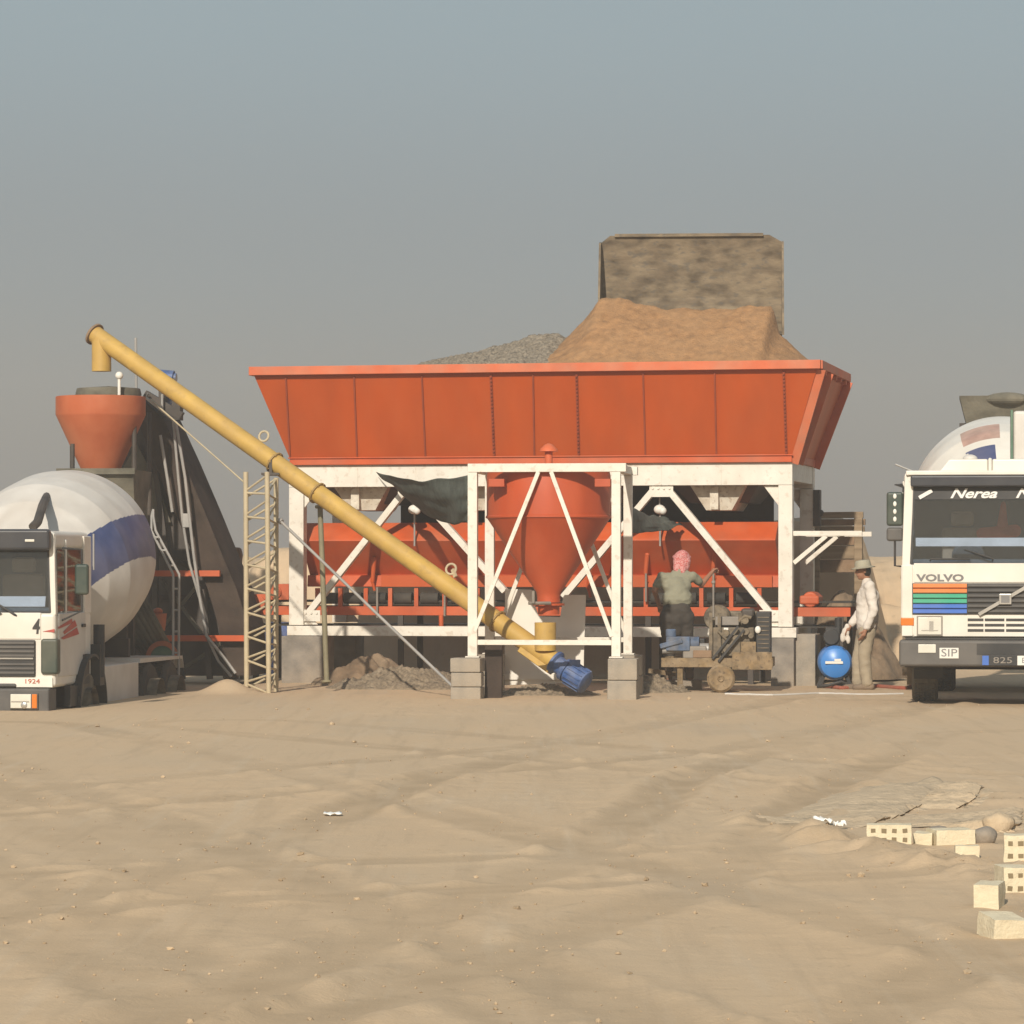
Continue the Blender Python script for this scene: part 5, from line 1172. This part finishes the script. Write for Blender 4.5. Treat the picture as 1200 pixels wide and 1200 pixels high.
for p_, q_ in zip(pts0, pts0[1:]): m._f([m.bm.verts.new(o0 + p_), m.bm.verts.new(o0 + q_), m.bm.verts.new(o1 + q_ * .8), m.bm.verts.new(o1 + p_ * .8)])
c_ = m.build('chute', M['grime'], r1); sd_ = c_.modifiers.new('t', 'SOLIDIFY'); sd_.thickness = .01
for s in (-1, 1): m = MB(); m.bb(s * .55, s * 1.22, 4.35, 7.0, 1.06, 1.10); m.bb(s * .5, s * 1.2, 7.0, 7.04, .3, 1.1); m.build('rear_mudguard', M['truckside'], r1)

# ---------- the truck on the left
T2 = Fr(-6.54, 40.0, -.57, 7.0)
r2 = empty('mixer_truck', T2, 'white concrete mixer truck with a navy band on its drum, numbered 4 on the front', 'mixer truck', 'concrete mixer trucks')
B = T2.L
xw2 = B(65, 700, 0).x
def bz(py): return B(40, py, 0).z
def bx(px): return B(px, 700, 0).x
cab(r2, xw2, 1.72, bz(806), bz(715), bz(646), bz(622), 'truckwhite', 1, bx(58))
m = MB(); m.bb(bx(58) * -1 - .02, bx(58) + .02, -.10, .045, bz(645), bz(620)); m.build('sun_visor', M['visor'], r2, bevel=.04)
m = MB(); m.bb(bx(32), bx(43), -.112, -.1, bz(635), bz(632)); m.build('visor_light', M['lamp'], r2, bevel=.005)
m = MB(); m.prism([(-1.05, .16, bz(711)), (1.05, .16, bz(711)), (1.05, .2, bz(699)), (-1.05, .2, bz(699))], (0, .02, 0)); m.build('dash_cloth', M['lilac'], r2)
m = MB(); m.bb(xw2 - .11, xw2 - .085, .6, .95, bz(702), bz(662)); m.build('side_curtain', M['redcurtain'], r2)
m = MB(); m.bb(-xw2 + .08, bx(48), -.012, 0, bz(749), bz(718)); m.build('front_panel', M['truckwhite'], r2, bevel=.006)
text('number', '4', .24, M['ink'], r2, (bx(42.5), -.016, bz(735)), shear=.12, bold=.006, xs=.72)
m = MB(); m.bb(-bx(42), bx(42), -.03, -.0, bz(793), bz(750)); gr = m.build('grille', M['black'], r2, bevel=.02)
m = MB()
for k in range(8):
    if k != 4: m.bb(-bx(41), bx(41), -.045, -.031, bz(754.5 + k * 5), bz(752 + k * 5))
m.build('grille_slat', M['bumper'], gr)
m = MB(); m.bb(-bx(40), bx(40), -.05, -.031, bz(772.5), bz(770.7)); m.build('grille_trim', M['chrome'], gr)
for s in (-1, 1):
    a, b_ = s * bx(48.5), s * (xw2 + .035); m = MB(); m.bb(a, b_, -.05, .12, bz(790), bz(748.5)); m.build('air_deflector', M['mirror'], r2, bevel=.03)
    m = MB(); m.bb(s * bx(15), s * bx(48), -.13, -.105, bz(831), bz(812)); hb = m.build('headlight', M['bumper'], r2, bevel=.006)
    m = MB(); m.bb(s * bx(16), s * bx(40), -.146, -.131, bz(829.5), bz(813)); m.build('lens', M['lamp'], hb, bevel=.008)
    m = MB(); m.bb(s * bx(41), s * bx(47), -.146, -.131, bz(829.5), bz(813)); m.build('indicator', M['amber'], hb, bevel=.006)
    m = MB(); m.bb(s * bx(17), s * bx(38), -.15, -.146, bz(822.5), bz(821)); m.sphere((s * bx(32), -.145, bz(826)), .04, (1, .3, 1)); m.build('reflector', M['chrome'], hb)
    
    for px in (25, 37): m = MB(); m.sphere((s * bx(px), -.1, bz(847)), .05, (1, .4, .7)); m.build('fog_light', M['lamp'], r2)
m = MB(); m.bb(-bx(62), bx(62), -.02, 0, bz(805.5), bz(794)); m.build('lower_panel', M['truckwhite'], r2, bevel=.006)
text('lettering', '1924', .075, M['redink'], r2, (bx(38), -.024, bz(798.5)), xs=1.3)
m = MB(); m.bb(-xw2, xw2 - .05, -.105, .25, bz(839), bz(806.5)); m.bb(-.4, bx(20), -.05, .1, bz(806), bz(801)); m.build('bumper', M['bumper'], r2, bevel=.03)
# red swallow mark running round onto the door
m = MB(); x_ = xw2 + .0145
for (a, b_, c_, d_) in (((.06, 735), (.7, 726), (.75, 731), (.1, 737)), ((.3, 741), (.85, 728), (.95, 735), (.35, 744)), ((.2, 748), (.95, 737), (1.05, 745), (.3, 750))):
    m.prism([(x_, y, bz(z)) for y, z in (a, b_, c_, d_)], (.003, 0, 0))
m.build('stripe_mark', M['red'], r2, smooth=False)
m = MB(); m.prism([(bx(50), -.003, bz(740)), (bx(64), -.003, bz(737)), (bx(64), -.003, bz(741))], (0, -.004, 0)); m.build('stripe_mark', M['red'], r2, smooth=False)
# wheels and arches
wh = [(-1.08, 1.5), (1.08, 1.5), (-.92, 5.0), (.92, 5.0), (-.92, 6.2), (.92, 6.2)]
chassis(r2, None, wh, xw2)
for s in (-1, 1):
    m = MB(); pts = [(s * 1.08, 1.5 + .66 * math.sin(a), .52 + .66 * math.cos(a)) for a in np.linspace(-1.75, 1.75, 24)]
    for p_, q_ in zip(pts, pts[1:]): m.beam(p_, q_, .46, .03, up=(Vector(p_) + Vector(q_)) / 2 - Vector((s * 1.08, 1.5, .52)))
    m.build('mudguard', M['black'], r2)
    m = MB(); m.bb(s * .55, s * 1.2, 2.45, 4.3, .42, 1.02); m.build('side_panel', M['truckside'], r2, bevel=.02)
    m = MB(); m.prism([(s * 1.2, 4.35, 1.0), (s * 1.2, 6.9, .99), (s * 1.2, 7.0, .86), (s * 1.2, 6.9, 1.03), (s * 1.2, 4.4, 1.06)], (-s * .66, 0, 0)); m.build('rear_mudguard', M['truckside'], r2)
m = MB(); m.bb(xw2 - .04, xw2 + .02, 1.25, 1.55, bz(806), bz(770)); m.build('side_vent', M['black'], r2); m = MB(); m.bb(xw2 - .02, xw2 + .05, .5, .9, bz(830), bz(806)); m.build('cab_step', M['black'], r2)
# mirror
for s in (-1, 1):
    q = B(96, 680, .35); X = q.x * s
    m = MB(); m.bb(X - .08, X + .085, .3, .38, B(96, 697, .35).z, B(96, 661, .35).z); mr = m.build('mirror', M['mirror'], r2, bevel=.03)
    m = MB(); m.pipe([(s * xw2, .3, bz(642)), (X, .34, B(96, 644, .35).z), (X, .34, B(96, 716, .35).z), (s * xw2, .25, bz(728))], .013); m.build('mirror_arm', M['black'], mr)
m = MB(); m.tube((bx(65) + .28, .7, bz(625)), (bx(65) + .28, .7, bz(668)), .012); m.build('antenna', M['grey_pipe'], r2)
m = MB(); m.pipe([(bx(20), .0, bz(722)), (bx(17), -.02, bz(720)), (bx(-2), .03, bz(709))], .014); m.pipe([(bx(-10), .0, bz(722)), (bx(2), -.02, bz(720)), (bx(-22), .03, bz(706))], .014); m.build('wiper', M['black'], r2)
m = MB(); m.tube((xw2 + .06, 1.86, .9), (xw2 + .06, 1.86, bz(735)), .07, n=16); m.bb(xw2 - .2, xw2 + .1, 1.75, 1.98, .8, 1.3); m.build('intake_stack', M['black'], r2)
# drum
prof = [(0, .40), (.10, .72), (.22, 1.0), (.33, 1.15), (.42, 1.18), (.55, 1.18), (.66, 1.12), (.85, .86), (1.0, .56)]
nb = Vector((-.70, 0, .714)); e0, e1 = B(104, 632, 3.2).dot(nb), B(114, 688, 3.2).dot(nb)
def paint2(u, a, p):                      # a straight navy band across each flank
    q = Vector((abs(p.x - .14) + .14, p.y, p.z))
    return 1 if e1 < q.dot(nb) < e0 and q.x > .3 and u < .8 else 0
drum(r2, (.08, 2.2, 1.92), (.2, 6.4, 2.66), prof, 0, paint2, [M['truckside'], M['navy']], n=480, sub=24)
# charging hopper, feed hose, ladder, rear frame
zb_, zt2 = B(120, 603, 6.9).z, B(120, 552, 6.9).z
xa_, xb_ = B(80, 560, 6.8).x, B(166, 560, 6.8).x
m = MB(); frustum(m, xa_, xb_, 6.3, 7.4, zt2, xa_ + .25, xb_ - .05, 6.6, 7.2, zb_ - .1); m.bb(xa_ - .03, xb_ + .03, 6.26, 6.299, zt2 - .06, zt2 + .02); m.build('charging_hopper', M['grime'], r2, smooth=False)
m = MB(); m.pipe([B(38, 618, 1.6), B(44, 612, 1.7), B(50, 592, 2.4), B(57, 577, 3.6), B(66, 568, 5.0), B(76, 559, 6.3), B(82, 554, 6.7)], .055, 10); m.build('water_hose', M['dark'], r2)
m = MB(); m.tube(B(85, 520, 6.6), B(85, 556, 6.6), .03); m.build('stay_rod', M['dark'], r2)
m = MB()
for dx in (0, 7):
    m.pipe([B(203 + dx * .9, 803, 6.7), B(203 + dx, 673, 6.7), B(177.5 + dx * .7, 622, 6.9), B(177.5 + dx * .3, 605, 6.95), B(179.5, 597, 6.98)], .018, 8)
for py in (690, 715, 740, 765, 788): m.tube(B(203, py, 6.7), B(209.5, py, 6.7), .014, n=8)
for t in (.2, .55, .85): m.tube(B(203 - 25 * t, 673 - 51 * t, 6.8), B(210 - 28 * t, 673 - 51 * t, 6.8), .013, n=8)
m.build('ladder', M['grey_pipe'], r2)
for s in (-1, 1):
    for a_, b__ in (((s * .5, 6.75, .95), (s * .5, 6.75, 2.9)), ((s * .45, 2.1, .95), (s * .3, 2.1, 1.7))): m = MB(); m.beam(a_, b__, .12, .12); m.build('stand_leg', M['dark'], r2)
for x, y0, z_ in ((.5, 6.55, 2.0), (.8, 2.9, 1.25), (.85, 5.2, 1.3)): m = MB(); m.bb(-x, x, y0, y0 + .1, .75, z_); m.build('cross_plate', M['dark'], r2)
m = MB(); o0, o1 = Vector((.25, 6.9, 2.1)), Vector((.75, 7.4, 1.05))
for p_, q_ in zip(pts0, pts0[1:]): m._f([m.bm.verts.new(o0 + p_), m.bm.verts.new(o0 + q_), m.bm.verts.new(o1 + q_ * .8), m.bm.verts.new(o1 + p_ * .8)])
c_ = m.build('chute', M['grime'], r2); sd_ = c_.modifiers.new('t', 'SOLIDIFY'); sd_.thickness = .01

# ------------------------------------------------------------------ hollow bricks in the foreground
def brick(px0, px1, py0, py1, dep, label, rz=0, holes=(4, 2), face='long', tilt=0, sink=.02):
    Yb = F * CH / (py1 - HZ); X = (px0 + px1) / 2; c = at(X, py1, Yb); W = (px1 - px0) * Yb / F; H_ = (py1 - py0) * Yb / F + sink
    m = MB(); m.bb(-W / 2, W / 2, 0, dep, 0, H_)
    if holes:                             # dark cores, part of the brick's own face
        nx, nz = holes; m.mi = 1
        for i in range(nx):
            for j in range(nz):
                x = -W / 2 + W * (i + .62) / (nx + .24); z = H_ * (j + .62) / (nz + .24); r = min(W / nx, H_ / nz) * .24
                m.box((x, -.0005, z), (r * 1.9, .006, r * 1.7))
    bmesh.ops.subdivide_edges(m.bm, edges=[e for e in m.bm.edges if e.calc_length() > .06], cuts=5, use_grid_fill=True)
    for v in m.bm.verts: v.co += Vector((mnoise.noise(v.co * 17 + Vector((px0, 0, 0))), mnoise.noise(v.co * 17 + Vector((0, px0, 0))), mnoise.noise(v.co * 17 + Vector((0, 0, px0))))) * .0055
    o = m.build('hollow_brick', [M['brick'], M['brick_hole']], None, ang=50)
    o.location = (c.x, Yb, gz(c.x, Yb) - sink); o.rotation_euler = (R(tilt), R(tilt * .6), R(rz))
    tag(o, label, 'hollow brick', 'pale hollow bricks scattered on the right')
    return o
brick(1016, 1068, 976, 996, .16, 'pale hollow brick with two rows of holes, leftmost of the scattered bricks', -6)
brick(1070, 1092, 979, 993, .2, 'small plain cream brick between the leftmost holed brick and the slab', -14, None)
brick(1097, 1144, 976, 993, .22, 'wide plain cream brick lying under the crusty earth ridge', 10, None)
brick(1120, 1148, 992, 1006, .1, 'small cream brick half buried in front of the wide plain brick', -3, None)
brick(1177, 1216, 985, 1014, .18, 'holed cream brick at the right edge, farthest of those at the edge', -8, (3, 2))
brick(1176, 1216, 1022, 1051, .2, 'pale holed brick at the right edge just behind the square brick end', 6, (3, 2))
brick(1141, 1170, 1039, 1066, .24, 'cream brick seen by its square end with its right side in shade', -16, None)
brick(1162, 1204, 1078, 1100, .2, 'nearest cream brick, tilted, at the lower right edge', 14, None, tilt=6)
for (px, py, s_, lab) in ((1098, 983, .09, 'dark broken lump between two cream bricks'), (1152, 985, .085, 'dark grey lump right of the wide cream brick'), (1168, 968, .10, 'round brown stone in the crusty earth above the bricks')):
    Yb = F * CH / (py + 6 - HZ); c = at(px, py, Yb); m = MB(); m.sphere((0, 0, 0), s_, (1, .9, .75), 16, 12)
    for v in m.bm.verts: v.co *= 1 + .3 * mnoise.noise(v.co * 14 + Vector((px, 0, 0)))
    o = m.build('stone', M['clod'] if s_ == .10 else M['conc_d'], None, ang=180); o.location = (c.x, Yb, gz(c.x, Yb) + s_ * .45); tag(o, lab, 'stone', 'stones by the bricks')
def ridge(name, pts, hgt, lab, seed):
    """a crust of earth heaved up along a line, steep on its shaded side"""
    m = MB(); n = 60; rows = []
    for i in range(n):
        t = i / (n - 1) * (len(pts) - 1); k = min(int(t), len(pts) - 2); u = t - k
        a = Vector(pts[k]).lerp(Vector(pts[k + 1]), u); d = (Vector(pts[k + 1]) - Vector(pts[k])).normalized(); nn = Vector((d.y, -d.x, 0)); e = min(1, i / 6, (n - 1 - i) / 6)
        h = hgt * e * (.75 + .55 * mnoise.fractal(Vector((i * .16, seed, 0)), .8, 2, 3)); row = []
        for w, z in ((-.75, -.05), (-.45, .25), (-.2, .65), (-.04, .95), (.03, 1.0), (.07, .55), (.05, .2), (.16, -.08)):
            p = a + nn * (w * (.7 + .3 * e)) ; j = .03 * mnoise.noise(Vector((i * .5, w * 9, seed)))
            p = p + nn * j * 1.5; p.z = gz(p.x, p.y) + h * z + j * e * (0 < z < 1); row.append(m.bm.verts.new(p))
        rows.append(row)
    for a, b_ in zip(rows, rows[1:]):
        for k in range(7): m._f([a[k], a[k + 1], b_[k + 1], b_[k]])
    o = m.build(name, M['clod'], None, ang=50); return tag(o, lab, 'earth crust', 'heaved crusts of earth')
def gp(px, py): Y = F * CH / (py - HZ); p = at(px, py, Y); return (p.x, Y, 0)
ridge('earth_crust', [gp(1000, 970), gp(1045, 958), gp(1075, 944), gp(1104, 924)], .05, 'long low heaved earth crust running up and right above the leftmost brick', 2)
ridge('earth_crust', [gp(1112, 950), gp(1132, 943), gp(1140, 930)], .06, 'short hooked earth crust right of the long one', 5)
ridge('earth_crust', [gp(1150, 975), gp(1182, 972), gp(1187, 955)], .075, 'curled earth crust at the right edge above the bricks', 9)
# litter
for px, py, w_, h_, lab in ((390, 953, .062, .02, 'white scrap of paper alone on the left of the open ground'), (964, 966, .06, .035, 'crumpled white litter left of the bricks'), (984, 969, .04, .04, 'tiny white scrap beside the crumpled litter')):
    Y = F * CH / (py + 3 - HZ); p = at(px, py, Y); m = MB(); bmesh.ops.create_grid(m.bm, x_segments=8, y_segments=6, size=1)
    for v in m.bm.verts: v.co = Vector((v.co.x * w_, v.co.y * w_ * .8, h_ * (.8 + mnoise.noise(v.co * 2.2 + Vector((px, 0, 0))))))
    o = m.build('paper_scrap', M['litter'], None); o.location = (p.x, Y, gz(p.x, Y)); s_ = o.modifiers.new('t', 'SOLIDIFY'); s_.thickness = .003; tag(o, lab, 'litter', 'scraps of litter')
# hose and cable by the standing man
def ground_pipe(name, pts, r, mat, lab, cat):
    m = MB(); P_ = []
    for (a, b_) in zip(pts, pts[1:]):
        for k in range(10):
            t = k / 10; x, y = a[0] + (b_[0] - a[0]) * t, a[1] + (b_[1] - a[1]) * t; P_.append((x, y + .06 * math.sin(x * 5), gz(x, y + .06 * math.sin(x * 5)) + r * .6))
    m.pipe(P_, r, 8); o = m.build(name, M[mat], None); return tag(o, lab, cat)
w = lambda px, Y: ((px - 600) * Y / F, Y)
ground_pipe('hose', [w(962, 47.4), w(985, 46.6), w(1003, 46.9), w(1030, 47.2), w(1062, 46.4), w(1072, 47.6)], .03, 'hose', 'faded red hose on the ground at the feet of the standing man', 'hose')
ground_pipe('cable', [w(850, 44.6), w(905, 44.4), w(960, 44.9), w(1010, 44.6), w(1064, 44.8)], .014, 'rope', 'thin white cable lying along the ground towards the right truck', 'cable')

# ------------------------------------------------------------------ pebbles
rng = np.random.default_rng(4)
m = MB()
def pebble(x, y, s_):
    b = bmesh.ops.create_icosphere(m.bm, subdivisions=1, radius=s_, matrix=Matrix.Translation((x, y, gz1[k_] + s_ * .3)) @ Matrix.Rotation(rng.uniform(0, 6), 4, 'Z') @ Matrix.Diagonal((1, rng.uniform(.6, 1), rng.uniform(.45, .8), 1)))
    for v in b['verts']: v.co += Vector(rng.uniform(-.22, .22, 3) * s_)
n_ = 520
py_ = rng.uniform(0, 1, n_); Yp = 9.5 * (44 / 9.5) ** py_; Xp = rng.uniform(-.17, .17, n_) * Yp
e_ = rng.uniform(0, 1, n_) < .3; t_ = rng.uniform(0, 1, n_)
Xp = np.where(e_, 1.4 + 2.2 * t_ + rng.normal(0, .12, n_), Xp); Yp = np.where(e_, 22.5 - (Xp - 1.6) * 3.4 + rng.normal(0, .8, n_), Yp)
ok = (Yp > 9) & (Yp < 44) & ~((Xp < -3) & (Yp > 38)); Xp, Yp = Xp[ok], Yp[ok]
nc_ = 16000; Yc = 12 * (42 / 12) ** rng.uniform(0, 1, nc_); Xc = rng.uniform(-.165, .165, nc_) * Yc
hc_, tc_ = ground_h(Xc, Yc, True); kc_ = (tc_ > .25) & (rng.uniform(0, 1, nc_) < .5) & ~((Xc < -3) & (Yc > 37)); Xc, Yc = Xc[kc_][:900], Yc[kc_][:900]
Xp = np.concatenate([Xp, Xc]); Yp = np.concatenate([Yp, Yc])
gz1 = ground_h(Xp, Yp); ss_ = np.minimum(.003 + rng.exponential(.0032, len(Xp)), .02) * (.75 + Yp / 50)
for k_ in range(len(Xp)): pebble(Xp[k_], Yp[k_], float(ss_[k_]))
o = m.build('pebbles', M['pebble'], None, smooth=False); tag(o, 'small pebbles and crumbs of earth strewn over the yard', 'pebbles', kind='stuff')

# ------------------------------------------------------------------ air, light, camera
hz = MB(); hz.bb(-140, 140, -12, 260, -3.5, 16)
hm = bpy.data.materials.new('dusty_air'); hm.use_nodes = True; nt = hm.node_tree; nt.nodes.remove(nt.nodes['Principled BSDF'])
pv = nd(nt, 'ShaderNodeVolumePrincipled'); pv.inputs['Color'].default_value = (.80, .80, .79, 1); pv.inputs['Density'].default_value = HAZE; pv.inputs['Anisotropy'].default_value = .2
nt.links.new(pv.outputs[0], nt.nodes['Material Output'].inputs['Volume'])
if HAZE > 0:
    ho = hz.build('haze', hm, None, smooth=False); tag(ho, kind='stuff'); ho['label'] = 'thin dusty haze hanging over the whole yard'; ho['category'] = 'haze'

SUN_EL, SUN_AZ = 30.0, 13.0            # height of the sun; degrees to the left of straight behind the camera
sd = Vector((-math.sin(R(SUN_AZ)) * math.cos(R(SUN_EL)), -math.cos(R(SUN_AZ)) * math.cos(R(SUN_EL)), math.sin(R(SUN_EL))))
ld_ = bpy.data.lights.new('sun', 'SUN'); ld_.energy = SUN_E; ld_.angle = R(.9); ld_.color = (1.0, .91, .79)
so_ = bpy.data.objects.new('sun', ld_); COL.objects.link(so_); so_.rotation_euler = (-sd).to_track_quat('-Z', 'Y').to_euler()
wd = bpy.data.worlds.new('World'); scene.world = wd; wd.use_nodes = True; nt = wd.node_tree; bg = nt.nodes['Background']
sk = nd(nt, 'ShaderNodeTexSky'); sk.sky_type = 'NISHITA'; sk.sun_disc = False; sk.sun_elevation = R(SUN_EL); sk.sun_rotation = math.atan2(sd.x, sd.y)
sk.air_density = 1.0; sk.dust_density = 4.0; sk.ozone_density = 1.0; sk.altitude = 200
# dust in the upper air greys the sky, more so towards the horizon
tc = nd(nt, 'ShaderNodeTexCoord'); sx = nd(nt, 'ShaderNodeSeparateXYZ'); nt.links.new(tc.outputs['Generated'], sx.inputs[0])
cr = nd(nt, 'ShaderNodeValToRGB'); cr.color_ramp.interpolation = 'EASE'
for i, (p_, c_) in enumerate(SKYR):
    e = cr.color_ramp.elements[i] if i < 2 else cr.color_ramp.elements.new(p_)
    e.position = p_; e.color = (*[k for k in c_], 1)
nt.links.new(sx.outputs['Z'], cr.inputs[0])
sc_ = nd(nt, 'ShaderNodeVectorMath'); sc_.operation = 'SCALE'; sc_.inputs['Scale'].default_value = SKYK; nt.links.new(cr.outputs[0], sc_.inputs[0])
mx = nd(nt, 'ShaderNodeMix'); mx.data_type = 'RGBA'; mx.inputs['Factor'].default_value = .82
nt.links.new(sk.outputs[0], mx.inputs[6]); nt.links.new(sc_.outputs[0], mx.inputs[7]); nt.links.new(mx.outputs[2], bg.inputs['Color'])
bg.inputs['Strength'].default_value = .1
cd = bpy.data.cameras.new('camera'); co_ = bpy.data.objects.new('camera', cd); COL.objects.link(co_)
co_.location = (0, 0, CH); co_.rotation_euler = (R(90), 0, 0); cd.sensor_width = 36; cd.lens = 36 * F / 1200; cd.shift_y = (HZ - 600) / 1200
cd.clip_start = .1; cd.clip_end = 5000; scene.camera = co_
scene.view_settings.view_transform = 'Standard'; scene.view_settings.look = 'None'; scene.view_settings.exposure = EXPO; scene.view_settings.gamma = 1
scene.cycles.max_bounces = 8; scene.cycles.transparent_max_bounces = 16; scene.cycles.volume_bounces = 1; scene.cycles.use_denoising = True
scene.cycles.caustics_reflective = False; scene.cycles.caustics_refractive = False
